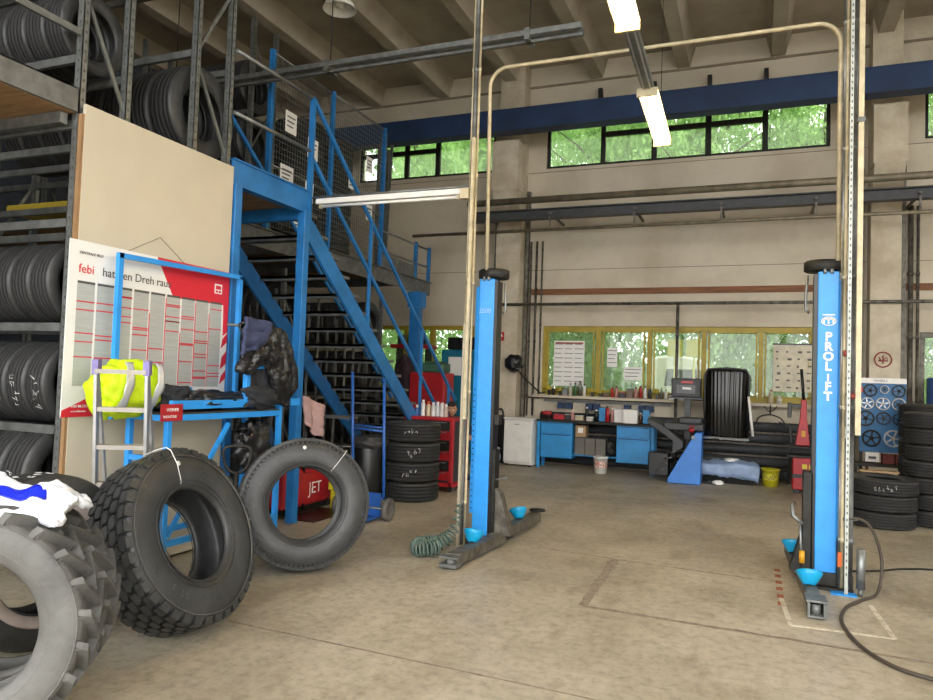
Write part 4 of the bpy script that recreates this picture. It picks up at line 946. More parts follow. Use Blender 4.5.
t.p('cross_bar',MB().tube([(-4.5,7.57,1.02),(-4.05,7.53,1.0)],.016,8).tube([(-4.5,7.57,1.06),(-4.05,7.53,1.04)],.012,8),hb); t.p('cross_bar',MB().tube([(-4.42,7.5,.3),(-3.96,7.42,.24)],.018,8),hb)
t.p('axle',MB().cyl((-4.5,7.4,.13),(-3.84,7.36,.13),.012),galv); t.p('toe_plate',MB().box(-4.4,-3.98,7.1,7.4,.03,.045).box(-4.4,-3.98,7.385,7.4,.03,.3),hb)
for x in (-4.52,-3.87): t.p('wheel',MB().lathe([(.02,-.03),(.07,-.02),(.075,-.03),(.12,-.028),(.13,-.015),(.13,.015),(.12,.028),(.075,.03),(.07,.02),(.02,.03)],28,Matrix.Translation((x,7.37,.13))@Matrix.Rotation(PI/2,4,'Y')),rubG)
t=T('drum_can',(-4.5,8.1,0),'black canister with dull cover under the stairs behind the hand truck','canister')
t.p('canister_body',MB().cyl((-4.72,8.35,.0),(-4.72,8.35,.72),.2,24),blackp,bevel=.01); t.p('cover',blob((-4.72,8.35,.78),(.24,.24,.09),6,.3,2,3,.8),dgrey)
t=T('yellow_canister',(-4.45,7.75,0),'small yellow canister standing behind the hand truck','canister')
t.p('body',MB().box(-4.86,-4.76,7.7,7.8,.0,.22).box(-4.88,-4.74,7.68,7.82,.22,.34),yell,bevel=.015); t.p('neck',MB().cyl((-4.81,7.75,.34),(-4.81,7.75,.45),.04),yell)
t=T('steel_trestle',(-4.9,7.9,0),'thin grey steel trestle leaning left of the hand truck','trestle')
t.p('frame',MB().tube([(-5.0,7.86,0),(-4.98,7.9,1.1),(-4.72,7.95,1.1),(-4.7,7.9,0)],.014,8),galvd); t.p('rung',MB().cyl((-5.0,7.87,.4),(-4.7,7.9,.4),.01).cyl((-4.99,7.88,.75),(-4.71,7.92,.75),.01),galvd)
t.p('top_board',MB().box(-5.15,-4.68,7.8,8.0,1.1,1.13),galvd)
# red tool trolley
t=T('tool_trolley',(-4.25,10,0),'red tool trolley with dark drawers behind the tyre stack','trolley')
t.p('body',MB().box(-4.790,-4.060,9.65,10.1,.14,1.03),dgrey,bevel=.01)
t.p('frame',MB().box(-4.090,-4.030,9.6,9.66,.08,1.06).box(-4.820,-4.760,9.6,9.66,.08,1.06).box(-4.830,-4.020,9.6,10.13,1.03,1.08).box(-4.830,-4.020,9.6,10.12,.08,.14).box(-4.090,-4.030,10.05,10.12,.08,1.06),red,bevel=.008)
for k in range(6):
    d=t.p('drawer',MB().box(-4.750,-4.100,9.625,9.66,.17+.145*k,.30+.145*k),darks if k%2 else red,bevel=.004); t.p('drawer_handle',MB().box(-4.6,-4.150,9.61,9.625,.275+.145*k,.29+.145*k),galv,parent=d)
for x in (-4.750,-4.110):
    for y in (9.7,10.05): t.p('castor',MB().cyl((x-.015,y,.045),(x+.015,y,.045),.045,14),rubK)
for i,(x,c,h,cc) in enumerate(((-4.72,'#3b66a8',.14,'blue'),(-4.62,'#e9e7e2',.22,'white'),(-4.53,'#d8c6a2',.2,'cream with orange cap'),(-4.45,'#e0dedb',.19,'pale grey'),(-4.38,'#cfd3d6',.2,'silver'),(-4.31,'#d9d4d0',.23,'white and red'),(-4.245,'#b9a69a',.17,'brown'))):
    m=mat('can_%s'%cc.replace(' ','_'),c,.35); o=T('spray_can',(x,9.85,1.08),'%s spray can on the red tool trolley, %s from the left'%(cc,ORD[i]),'can','cans on the red tool trolley')
    o.p('can_body',MB().lathe([(0,0),(.032,0),(.033,.01),(.033,h-.04),(.02,h-.02)],16,Matrix.Translation((x,9.8,1.08))),m); o.p('cap',MB().cyl((x,9.8,1.08+h-.03),(x,9.8,1.08+h+.02),.02,12),orange if i==2 else (red if i==5 else white))
# ================================================================ PERSON
def skinmesh(name,V,E,m,parent=None,off=(0,0,0),sub=2):
    me=bpy.data.meshes.new(name); me.from_pydata([tuple(Vector(v[0])-Vector(off)) for v in V],E,[]); o=bpy.data.objects.new(name,me); col.objects.link(o)
    o.modifiers.new('skin','SKIN'); me.skin_vertices[0].data[0].use_root=True
    for i,v in enumerate(V):
        r=v[1]; me.skin_vertices[0].data[i].radius=(r,r) if not isinstance(r,tuple) else r
    s=o.modifiers.new('sub','SUBSURF'); s.levels=sub; s.render_levels=sub
    dg=bpy.context.evaluated_depsgraph_get(); m2=bpy.data.meshes.new_from_object(o.evaluated_get(dg)); bpy.data.objects.remove(o)
    m2.name=name; m2.materials.clear(); m2.materials.append(m)
    for p in m2.polygons: p.use_smooth=True
    q=bpy.data.objects.new(name,m2); col.objects.link(q); q.parent=parent; return q
px,py=-4.43,10.72
t=T('person',(px,py,0),'dark haired person in navy workwear kneeling behind the red tool trolley','person')
def Q(dx,dy,z): return (px+dx,py+dy,z)
hd=Q(-.02,-.22,1.17)
body=[(Q(0,.12,.50),.15),(Q(0,.09,.64),.13),(Q(0,0,.82),.15),(Q(0,-.07,.93),.14),(Q(0,-.13,1.01),.07),(Q(-.01,-.18,1.08),.052),
 (Q(.1,.1,.45),.1),(Q(.16,-.22,.12),.075),(Q(.17,.14,.07),.05),(Q(.17,.24,.06),.045),(Q(.17,.3,.04),.035),
 (Q(-.1,.1,.45),.1),(Q(-.2,-.28,.5),.075),(Q(-.2,-.2,.1),.05),(Q(-.2,-.25,.05),.045),(Q(-.2,-.38,.035),.035),
 (Q(.18,-.07,.95),.07),(Q(.3,-.12,.72),.05),(Q(.2,-.36,.8),.04),(Q(.14,-.44,.83),.03),
 (Q(-.18,-.07,.95),.07),(Q(-.32,-.2,.74),.05),(Q(-.2,-.42,.78),.04),(Q(-.16,-.48,.8),.03)]
ed=[(0,1),(1,2),(2,3),(3,4),(4,5),(0,6),(6,7),(7,8),(8,9),(9,10),(0,11),(11,12),(12,13),(13,14),(14,15),(3,16),(16,17),(17,18),(18,19),(3,20),(20,21),(21,22),(22,23)]
skinmesh('body',body,ed,navy,t.o,t.loc)
# head
def headmesh():
    bm=bmesh.new(); bmesh.ops.create_icosphere(bm,subdivisions=4,radius=1)
    for v in bm.verts:
        x,y,z=v.co; s=1-.22*max(0,-z)**1.5
        p=Vector((x*.078*s,y*.098*(1-.12*max(0,-z)),z*.118))
        if y<0:
            n=math.exp(-((x/.16)**2+((z+.12)/.2)**2)); p.y-=.022*n
            for sx in (-.38,.38): p.y+=.012*math.exp(-(((x-sx)/.2)**2+((z-.08)/.13)**2))
            p.y-=.006*math.exp(-((x/.3)**2+((z+.48)/.08)**2)); p.y-=.008*math.exp(-((x/.3)**2+((z+.85)/.2)**2))
            p.y-=.007*math.exp(-((x/.6)**2+((z-.25)/.1)**2))
        for sx in (-1,1): p.x+=sx*.016*math.exp(-(((x-sx)/.25)**2+((y-.05)/.14)**2+((z+.02)/.25)**2))
        v.co=p
    bm.verts.ensure_lookup_table(); M=Matrix.Translation(hd)@Matrix.Rotation(.35,4,'Z')@Matrix.Rotation(.25,4,'X'); mb=MB().add([v.co for v in bm.verts],[[v.index for v in f.verts] for f in bm.faces],0,True,M); bm.free(); return mb,M
hm,HM=headmesh(); t.p('head',hm,skin)
bm=bmesh.new(); bmesh.ops.create_icosphere(bm,subdivisions=4,radius=1)
mb=MB(); vv=[Vector((v.co.x*.084,v.co.y*.104+.004,v.co.z*.124)) for v in bm.verts]; keep=[[v.index for v in f.verts] for f in bm.faces if f.calc_center_median().z>(.5 if f.calc_center_median().y<-.1 else -.15-.0*f.calc_center_median().y)]
mb.add(vv,keep,0,True,HM); bm.free(); h_=t.p('hair',mb,hairm); sm=h_.modifiers.new('thick','SOLIDIFY'); sm.thickness=.006
for sx in (-.03,.03):
    t.p('eye',MB().lathe([(0,-.012),(.009,-.008),(.012,0),(.009,.008),(0,.012)],12,HM@Matrix.Translation((sx,-.083,.008))),white); t.p('eyebrow',MB().tube([HM@Vector((sx-.016,-.096,.03)),HM@Vector((sx,-.1,.034)),HM@Vector((sx+.016,-.094,.03))],.0035,6),hairm)
t.p('mouth',MB().tube([HM@Vector((-.02,-.088,-.058)),HM@Vector((0,-.097,-.06)),HM@Vector((.02,-.088,-.058))],.004,6),mat('lip','#8f5548',.5))
# bare forearm and hands
skinmesh('forearm',[(Q(.3,-.14,.72),.05),(Q(.26,-.24,.75),.052),(Q(.19,-.37,.805),.042),(Q(.15,-.43,.83),.033)],[(0,1),(1,2),(2,3)],skin,t.o,t.loc)
def hand(base,d,s,nm='hand'):
    b=Vector(base); d=Vector(d).normalized(); side=d.cross(Vector((0,0,1))).normalized()*s; dn=side.cross(d).normalized()*(-1 if side.cross(d).z>0 else 1)
    V=[(b,.026),(b+d*.045,.03),(b+d*.085,.028)];E=[(0,1),(1,2)]
    for k,(o_,L) in enumerate(((-.03,.062),(-.01,.072),(.01,.068),(.028,.052))):
        i=len(V); V+=[(b+d*.09+side*o_,.0105),(b+d*(.09+L*.45)+side*o_+dn*.008,.0095),(b+d*(.09+L*.75)+side*o_+dn*.03,.008),(b+d*(.09+L*.85)+side*o_+dn*.045,.007)]; E+=[(2,i),(i,i+1),(i+1,i+2),(i+2,i+3)]
    i=len(V); V+=[(b+d*.03-side*.035,.012),(b+d*.06-side*.055+dn*.01,.01),(b+d*.085-side*.055+dn*.025,.008)]; E+=[(1,i),(i,i+1),(i+1,i+2)]
    return skinmesh(nm,V,E,skin,t.o,t.loc,1)
hand(Q(.13,-.45,.835),(-.5,-.4,.05),1); hand(Q(-.16,-.48,.8),(.4,-.5,.05),-1)
# ================================================================ BACK LEFT CABINETS
t=T('red_cabinet',(-5.5,12.2,0),'dark red metal cabinet behind the foot of the stairs','cabinet')
t.p('body',MB().box(-5.95,-5.25,12.0,12.45,0,1.75),red,bevel=.01)
for a,b in ((-5.94,-5.605),(-5.595,-5.26)):
    d=t.p('door',MB().box(a,b,11.98,12.0,.06,1.72),red,bevel=.004); t.p('door_handle',MB().box((b-.05) if a<-5.8 else a+.03,(b-.03) if a<-5.8 else a+.05,11.96,11.98,.9,1.0),galv,parent=d)
t=T('teal_locker',(-5.8,13.9,0),'tall teal metal locker with a sheet of paper on its door','locker')
t.p('body',MB().box(-6.1,-5.3,13.75,14.2,0,2.25),teal,bevel=.01); d=t.p('door',MB().box(-6.07,-5.33,13.73,13.75,.08,2.2),teal,bevel=.005)
t.p('paper',MB().box(-5.93,-5.63,13.722,13.73,1.72,2.1),wpaper,parent=d); t.p('door_handle',MB().box(-5.42,-5.4,13.7,13.73,1.1,1.3),galv,parent=d)
t=T('black_case',(-5.7,13.9,2.25),'black case standing on top of the teal locker','case'); t.p('case_body',MB().box(-6.0,-5.35,13.8,14.15,2.26,2.52),blackp,bevel=.03); t.p('case_handle',MB().tube([(-5.8,13.79,2.42),(-5.8,13.76,2.46),(-5.6,13.76,2.46),(-5.6,13.79,2.42)],.012,8),blackp)
t=T('green_case',(-5.7,12.2,1.75),'dull green machine casing on top of the red cabinet','case'); t.p('case_body',MB().box(-5.75,-5.3,12.05,12.4,1.755,1.93),mat('dull_green','#3f6655',.5),bevel=.03); t.p('case_lid',MB().box(-5.7,-5.35,12.1,12.35,1.93,1.96),mat('dull_green','#3f6655'),bevel=.01)
t=T('work_jacket',(-6.0,11.9,1.0),'dark maroon work jacket hanging left of the red cabinet','jacket'); t.p('fabric',blob((-6.12,12.1,1.6),(.18,.12,.42),41,.3,2,4,.8,ridge=.3),mat('dark_maroon_fabric','#33232b',.9,0,.2,20))
t=T('red_wall_shelf',(-7,13.9,2.2),'red steel shelf in front of the left window','shelf'); t.p('shelf_board',MB().box(-7.4,-6.45,13.9,14.28,2.28,2.36),red); t.p('shelf_bracket',MB().box(-7.3,-7.27,14.0,14.28,1.45,2.28),darks); t.p('shelf_bracket',MB().box(-6.6,-6.57,14.0,14.28,1.45,2.28),darks)
for i,(x,h,m) in enumerate(((-7.2,.2,dgrey),(-6.95,.28,blackp),(-6.7,.18,darks))):
    o=T('parts_tin',(x,14.05,2.36),'dark tin on the red shelf at the left window, %s from the left'%ORD[i],'tin','tins on the red shelf'); o.p('tin_body',MB().cyl((x,14.05,2.362),(x,14.05,2.36+h),.09,18),m); o.p('lid',MB().cyl((x,14.05,2.36+h),(x,14.05,2.38+h),.094,18),galvd)
for i,(x,m,h) in enumerate(((-7.6,darks,1.3),(-7.0,dgrey,1.0),(-6.4,red,.6))):
    t=T('machine_crate',(x,13.3,0),('dark tall crate below the left window','dark grey crate below the left window','low red crate below the left window')[i],'crate'); t.p('crate_body',MB().box(x-.27,x+.27,13.1,13.6,0,h),m,bevel=.02); t.p('crate_lid',MB().box(x-.28,x+.28,13.08,13.62,h,h+.03),blackp,bevel=.005)
# pillar signs, cap
t=T('fire_sign',(-4.87,13.89,2.54),'square red fire sign on the left pillar','sign'); t.p('plate',MB().box(-4.95,-4.78,13.885,13.895,2.46,2.64),red)
t.p('pictogram',MB().bar((-4.9,13.882,2.5),(-4.84,13.882,2.6),.018,.004,up=(0,1,0)).bar((-4.84,13.882,2.6),(-4.82,13.882,2.54),.018,.004,up=(0,1,0)).bar((-4.88,13.882,2.58),(-4.85,13.882,2.52),.012,.004,up=(0,1,0)),wpaper)
t=T('round_sign',(2.0,13.89,2.22),'round red ringed sign on the right pillar','sign')
t.p('ring',MB().tube([(2.0+.125*math.cos(a),13.888,2.22+.125*math.sin(a)) for a in [k*2*PI/36 for k in range(36)]],.011,8,closed=True),mat('faded_red','#9c4038',.6))
t.p('symbol',MB().tube([(1.93,13.888,2.2),(2.07,13.888,2.2)],.01,6).tube([(2.0,13.888,2.29),(2.0,13.888,2.15)],.009,6).tube([(2.0,13.888,2.2),(2.05,13.888,2.26),(2.07,13.888,2.22)],.008,6).tube([(1.94,13.888,2.26),(1.97,13.888,2.2)],.008,6),mat('faded_red','#9c4038'))
t=T('black_hat',(-4.4,13.9,1.95),'black cap hung on the wall beside the left pillar','cap'); t.p('crown',blob((-4.5,13.72,2.0),(.17,.13,.18),17,.15,2,4,.85),blackp); t.p('brim',MB().lathe([(0,0),(.11,.0),(.12,.012),(0,.02)],20,Matrix.Translation((-4.42,13.66,1.92))@Matrix.Rotation(.5,4,'X')@Matrix.Scale(1.3,4,(1,0,0))),blackp)
t=T('jointed_rod',(-4.2,13.8,1.4),'thin jointed black lamp arm reaching from the wall over the bench','arm'); t.p('arm_rod',MB().tube([(-4.55,13.87,2.0),(-4.35,13.85,1.75),(-3.95,13.8,1.42),(-3.85,13.8,1.45)],.016,8),blackp); t.p('arm_base',MB().box(-4.6,-4.5,13.85,13.9,1.9,2.05),blackp)
# fridge, extinguisher, bag
t=T('fridge',(-4.24,13.6,0),'small white under counter fridge left of the workbench','fridge')
RM=Matrix.Translation((-4.25,13.52,0))@Matrix.Rotation(-.09,4,'Z')
t.p('body',MB().box(-.29,.29,-.1,.25,.03,.9,M=RM),white,bevel=.01); d=t.p('door',MB().box(-.29,.29,-.15,-.105,.08,.88,M=RM),white,bevel=.012); t.p('worktop',MB().box(-.3,.3,-.16,.25,.9,.935,M=RM),white,bevel=.008)
t.p('badge',MB().box(-.07,.03,-.152,-.15,.8,.815,M=RM),galv,parent=d); t.p('foot',MB().box(-.27,-.22,-.08,-.03,0,.03,M=RM),blackp); t.p('foot',MB().box(.22,.27,-.08,-.03,0,.03,M=RM),blackp)
t=T('fire_extinguisher',(-4.95,13.5,0),'red fire extinguisher standing beside the fridge','extinguisher'); t.p('cylinder',MB().lathe([(0,0),(.085,0),(.09,.02),(.09,.48),(.06,.56),(.03,.6),(0,.6)],20,Matrix.Translation((-4.93,13.55,.1))),red); t.p('valve',MB().box(-4.96,-4.9,13.52,13.58,.7,.75),blackp); t.p('paper_label',MB().box(-4.99,-4.87,13.455,13.465,.3,.5),wpaper); t.p('support',MB().box(-5.02,-4.84,13.46,13.64,0,.1),blackp)
t=T('black_hose_reel',(-4.75,13.7,0),'black hose hung in a loop left of the fridge','hose'); t.p('hose',MB().tube(smooth([(-4.88,13.75,.3),(-4.9,13.74,.75),(-4.86,13.74,1.0),(-4.77,13.74,1.07),(-4.7,13.74,1.0),(-4.69,13.74,.6),(-4.7,13.72,.02)]),.022,8),blackp); t.p('black_panel',MB().box(-4.86,-4.7,13.77,13.85,0,.95),blackp)
t=T('clear_bag',(-4.75,13.2,0),'pale translucent plastic bag on the floor by the fridge','bag'); t.p('bag_body',blob((-4.74,13.35,.2),(.13,.12,.2),23,.25,2,4,.9,ridge=.3),mat('pale_blue_bag','#a9bccb',.3,0,.1,8)); t.p('knot',MB().lathe([(0,0),(.04,0),(.02,.05),(.035,.1),(0,.12)],12,Matrix.Translation((-4.74,13.35,.36))),mat('pale_blue_bag','#a9bccb'))
# ================================================================ WORKBENCH
t=T('workbench',(-2.8,13.8,0),'long blue workbench with dark top below the yellow window','workbench')
t.p('worktop',MB().box(-3.92,-1.68,13.48,13.93,.885,.93),darks,bevel=.006)
for a,b in ((-3.84,-3.22),(-2.38,-1.76)):
    c=t.p('drawer_cabinet',MB().box(a,b,13.52,13.9,.2,.885),cblue,bevel=.006)
    d=t.p('drawer',MB().box(a+.015,b-.015,13.5,13.52,.67,.865),cblue,parent=c,bevel=.005); d=t.p('door',MB().box(a+.015,b-.015,13.5,13.52,.22,.65),cblue,parent=c,bevel=.005)
    t.p('handle_groove',MB().box(a+.04,b-.04,13.495,13.5,.635,.65),dblue,parent=c); t.p('handle_groove',MB().box(a+.04,b-.04,13.495,13.5,.855,.865),dblue,parent=c)
for x in (-3.88,-1.72):
    for y in (13.53,13.88): t.p('leg',MB().box(x-.03,x+.03,y-.03,y+.03,0,.885),cblue,bevel=.004)
t.p('lower_shelf',MB().box(-3.22,-2.38,13.6,13.9,.26,.28),cblue)
t=T('carton',(-3.1,13.7,.65),'brown cardboard carton in the gap under the workbench','carton'); t.p('carton_body',MB().box(-3.18,-2.98,13.6,13.85,.62,.84),card,bevel=.004); t.p('white_label',MB().box(-3.13,-3.03,13.594,13.6,.7,.8),wpaper)
for i,x in enumerate((-3.19,-2.99,-2.79)):
    t=T('grey_drawer_box',(x,13.7,.28),'grey storage box under the workbench, %s from the left cabinet'%ORD[i],'box','grey boxes under the workbench'); t.p('box_body',MB().box(x,x+.19,13.62,13.88,.282,.6),mat('warm_grey_box','#6f6a62',.6),bevel=.006); t.p('lid',MB().box(x-.003,x+.193,13.615,13.885,.6,.615),dgrey)
t=T('wheel_hub',(-2.55,13.7,.28),'dark jumble of greasy parts on the shelf under the workbench','parts'); t.p('part_heap',blob((-2.52,13.75,.44),(.12,.13,.14),51,.5,3,4,.8),darks)
def bucket(name,x,y,r,h,m,label,band=None):
    t=T(name,(x,y,0),label,'bucket'); t.p('bucket_body',MB().lathe([(0,0.003),(r*.82,.003),(r,h),(r*1.04,h),(r*1.04,h-.03),(r,h-.03),(r*.97,h-.01),(r*.8,.015),(0,.015)],26,Matrix.Translation((x,y,0))),m)
    t.p('bail_handle',MB().tube([(x-r,y-.0,h-.04)]+[(x-r*math.cos(a),y-r*.95*math.sin(a),h-.04-.12*math.sin(a)) for a in [k*PI/10 for k in range(1,10)]]+[(x+r,y,h-.04)],.004,6),galv)
    if band: t.p('printed_band',MB().lathe([(r*.88+.002,h*.35),(r*.955+.002,h*.75)],26,Matrix.Translation((x,y,0))),band)
    return t
bucket('paint_bucket',-2.62,13.3,.13,.31,white,'white paint bucket with red print in front of the workbench',mat('bucket_print','#c07a6a',.5,0,.1,30,c2='#e8dfd6',lo=.45,hi=.52))
bucket('yellow_bucket',.27,13.4,.145,.3,yell,'yellow bucket with grey writing on the floor by the red machine',mat('yellow_bucket_print','#6d6a30',.5,0,.1,40,c2='#d8cf2a',lo=.5,hi=.56))
# bench items
rb=random.Random(11)
def bottle(nm,x,y,z,r,h,m,capm,label,cat,grp):
    o=T(nm,(x,y,z),label,cat,grp); z+=.001
    if nm=='bottle': o.p('bottle_body',MB().lathe([(0,0),(r,0),(r,h*.62),(r*.35,h*.82),(r*.35,h*.9)],14,Matrix.Translation((x,y,z))),m); o.p('cap',MB().cyl((x,y,z+h*.88),(x,y,z+h),r*.42,10),capm)
    elif nm=='spray_can': o.p('can_body',MB().lathe([(0,0),(r,0),(r,h*.82),(r*.6,h*.88)],14,Matrix.Translation((x,y,z))),m); o.p('cap',MB().cyl((x,y,z+h*.86),(x,y,z+h),r*.6,10),capm)
    elif nm=='small_box': o.p('box_body',MB().box(x-r,x+r,y-r*.7,y+r*.7,z,z+h),m,bevel=.003); o.p('box_lid',MB().box(x-r-.003,x+r+.003,y-r*.72,y+r*.72,z+h,z+h+.012),capm)
    elif nm=='power_tool': o.p('tool_body',MB().tube([(x-r*1.2,y,z+h*.72),(x-r*.5,y,z+h*.72),(x+r*1.1,y,z+h*.72)],[h*.13,h*.26,h*.26],12),m); o.p('grip',MB().bar((x+r*.6,y,z),(x+r*.5,y,z+h*.6),.045,.05),capm)
    return o
cl={'yellow':mat('tool_yellow','#b3a02c',.5,0,.2,20),'black':blackp,'white':white,'red':red,'blue':cblue,'silver':galv,'green':mat('bottle_green','#3d6a3c',.4),'brown':mat('brown_glass','#5c3a20',.25),'grey':dgrey,'pink':mat('pale_pink_plastic','#c98f8c',.5),'clear':mat('milky_plastic','#c8c6b8',.35),'orange':orange,'cream':beige}
row=[('power_tool','yellow',.06,.2),('bottle','black',.035,.18),('power_tool','yellow',.055,.16),('small_box','silver',.05,.13),('bottle','clear',.035,.25),('bottle','green',.04,.27),('spray_can','silver',.033,.3),('spray_can','white',.03,.24),('power_tool','yellow',.07,.17),('power_tool','yellow',.07,.13),('small_box','brown',.06,.07),('spray_can','red',.03,.2),('spray_can','pink',.03,.22),('small_box','black',.06,.1),('small_box','brown',.06,.17),('spray_can','pink',.033,.22),('spray_can','red',.03,.25),('bottle','white',.033,.24),('spray_can','grey',.033,.2),('power_tool','yellow',.05,.2),('bottle','silver',.03,.22),('bottle','white',.035,.19),('small_box','white',.14,.08),('bottle','cream',.045,.15),('small_box','black',.09,.08)]
xs=-3.98
cnt={}
for i,(nm,c,r,h) in enumerate(row):
    xs+=r+.012; k=(nm,c); cnt[k]=cnt.get(k,0)+1
    kind={'power_tool':'power tool','spray_can':'spray can','bottle':'bottle','small_box':'box'}[nm]
    prev=row[i-1][1]+' '+{'power_tool':'power tool','spray_can':'spray can','bottle':'bottle','small_box':'box'}[row[i-1][0]] if i else 'window edge'
    bottle(nm,xs,W-.13,1.39,r,h,cl[c],blackp if c!='black' else red,'%s %s on the window sill, %s %s %s from the left'%(c,kind,ORD[cnt[k]-1],c,kind),kind.split()[-1],'bottles and tools on the window sill'); xs+=r+.012
for x,h,c,nm in ((.02,.26,'cream','bottle'),(.0+.16,.15,'clear','bottle')):
    bottle(nm,x-.0+.25,W-.13,1.39,.045,h,cl[c],red if h>.2 else white,'%s bottle with %s cap at the right end of the window sill'%(c,'red' if h>.2 else 'white'),'bottle','bottles at the sill right end')
row=[('power_tool','red',.08,.16),('small_box','red',.1,.1),('small_box','grey',.07,.09),('bottle','pink',.035,.2),('small_box','cream',.08,.08),('spray_can','black',.035,.26),('small_box','clear',.06,.07),('spray_can','black',.04,.22),('small_box','blue',.07,.26),('spray_can','red',.04,.3),('spray_can','pink',.03,.27),('small_box','white',.1,.24),('small_box','white',.13,.25),('bottle','brown',.03,.2),('small_box','blue',.06,.25),('spray_can','silver',.03,.18),('spray_can','red',.035,.26),('bottle','clear',.035,.16)]
xs=-3.9; cnt={}
for i,(nm,c,r,h) in enumerate(row):
    if xs+2*r>-1.72: break
    xs+=r*(1.6 if nm=='power_tool' else 1)+.002; k=(nm,c); cnt[k]=cnt.get(k,0)+1
    kind={'power_tool':'power tool','spray_can':'spray can','bottle':'bottle','small_box':'box'}[nm]
    bottle(nm,xs,13.66+.09*((i*7)%3),.93,r,h,cl[c],blackp if c in('red','blue') else (white if c!='white' else galv),'%s %s standing on the workbench, %s %s %s from the left'%(c,kind,ORD[cnt[k]-1],c,kind),kind.split()[-1],'clutter on the workbench'); xs+=r*(1.6 if nm=='power_tool' else 1)+.002
# blue bins rail on the wall above bench
t=T('bin_rail',(-2.8,14.2,1.15),'narrow steel rail on the wall above the workbench','rail'); t.p('rail',MB().box(-4.0,-1.5,14.22,14.28,1.26,1.3),galvd); t.p('rail_pipe',MB().cyl((-4.45,14.2,1.33),(-1.4,14.2,1.33),.014),grime)
for i,x in enumerate((-3.62,-3.45,-3.05,-2.9,-2.3,-2.02,-1.86)):
    t=T('blue_bin',(x,14.2,1.1),'small blue parts bin on the wall above the workbench, %s from the left'%ORD[i],'bin','blue bins above the workbench'); t.p('bin_body',MB().box(x-.065,x+.065,14.12,14.22,1.13,1.25),dblue,bevel=.006); t.p('bin_lip',MB().box(x-.066,x+.066,14.105,14.12,1.13,1.19),dblue)
# window papers
def paper(x0,x1,z0,z1,label,rows,cols,nm='notice',m=wpaper,y=W-.0):
    t=T(nm,((x0+x1)/2,y,z0),label,'notice'); t.p('sheet',MB().box(x0,x1,y-.004,y,z0,z1),m)
    for c in range(cols):
        mb=MB(); a=x0+(x1-x0)*(c+.06)/cols; b=x0+(x1-x0)*(c+.92)/cols
        for r in range(rows):
            z=z1-(z1-z0)*(r+.8)/(rows+.8); mb.box(a,b-(b-a)*.2*((r*7+c)%3)/2,y-.006,y-.004,z,z+.012)
        t.p('print_column',mb,pdark)
    return t
t=paper(-3.83,-3.2,1.58,2.5,'large white chart with red top taped in the leftmost yellow window pane',9,3); t.p('red_top_strip',MB().box(-3.8,-3.23,W-.007,W-.004,2.44,2.47),mat('faded_red','#9c4038'))
paper(-2.74,-2.54,1.99,2.37,'small portrait paper in the second yellow window pane',4,1); paper(-2.4,-2.05,1.74,2.0,'landscape paper low in the second yellow window pane',3,1)
t=T('tyre_chart',(.64,W-.1,1.6),'cream wall chart of dark pictures in the rightmost yellow window','poster'); t.p('sheet',MB().box(.3,1.0,W-.008,W,1.62,2.48),mat('chart_cream','#d9d0b8',.7)); t.p('top_bar',MB().box(.29,1.02,W-.016,W,2.47,2.5),blackp)
rc=random.Random(4)
for r in range(6):
    mb=MB()
    for c in range(4):
        a=.34+.17*c+rc.uniform(0,.03); wd=rc.uniform(.03,.08); z=2.36-.13*r; mb.box(a,a+wd,W-.011,W-.008,z-rc.uniform(.02,.045),z)
    t.p('picture_row',mb,pdark)
# display console
t=T('balancer_console',(-1.13,13.4,0),'dark display console on a stand left of the black hood','console')
t.p('housing',MB().box(-1.39,-.88,13.3,13.55,1.46,1.8),dgrey,bevel=.02); t.p('red_badge',MB().box(-1.22,-1.02,13.293,13.3,1.71,1.75),mat('red_led','#c83c40',.4)); t.p('screen',MB().box(-1.3,-.98,13.294,13.3,1.53,1.68),smoke); t.p('stand_post',MB().box(-1.16,-1.06,13.4,13.46,.0,1.46),blackp); t.p('front_ledge',MB().box(-1.42,-.85,13.22,13.58,1.43,1.46),blackp)
t.p('stand_foot',MB().box(-1.3,-.92,13.3,13.56,0,.03),blackp)
t.p('screen_label',MB().box(-1.2,-1.05,13.291,13.294,1.6,1.64),wpaper)
# balancer
t=T('wheel_balancer',(-1.1,12.85,0),'blue wedge shaped wheel balancer with dark tray top','machine')
t.p('cabinet',MB().prism([(-1.36,.01),(-.83,.01),(-.81,.88),(-.92,.88),(-1.36,.08)],12.7,13.15),mat('balancer_blue','#3a82da',.4,0,.08,5),bevel=.012)
t.p('tray_top',MB().prism([(-1.72,1.08),(-1.5,1.0),(-1.12,.72),(-1.12,.60),(-1.3,.5),(-1.3,.72),(-1.72,1.0)],12.75,13.25),dgrey,bevel=.015)
t.p('weight_tray',MB().box(-1.45,-.8,12.85,13.28,.9,1.02).box(-1.2,-.83,12.8,13.2,1.02,1.12),dgrey,bevel=.02)
t.p('shaft',MB().cyl((-.95,12.66,.8),(-.95,12.9,.8),.03).cyl((-.84,12.95,.8),(-.55,12.95,.8),.025),galv); t.p('red_lever',MB().tube([(-.98,12.7,.86),(-1.0,12.66,1.0),(-.93,12.66,.98)],.014,8).cyl((-1.02,12.66,.92),(-.94,12.66,.92),.03),red)
t.p('tool_rack',MB().box(-1.7,-1.36,12.8,13.1,.1,.5),blackp,bevel=.02)
mb=MB()
for k in range(4): mb.cyl((-1.55+.06*k,12.74,.2+.1*k),(-1.42+.06*k,12.6,.25+.1*k),.012,8)
t.p('cone_pin',mb,galv)
t=T('balancer_hood',(-.44,13.1,.8),'tall glossy black ribbed wheel guard hood beside the blue balancer','hood')
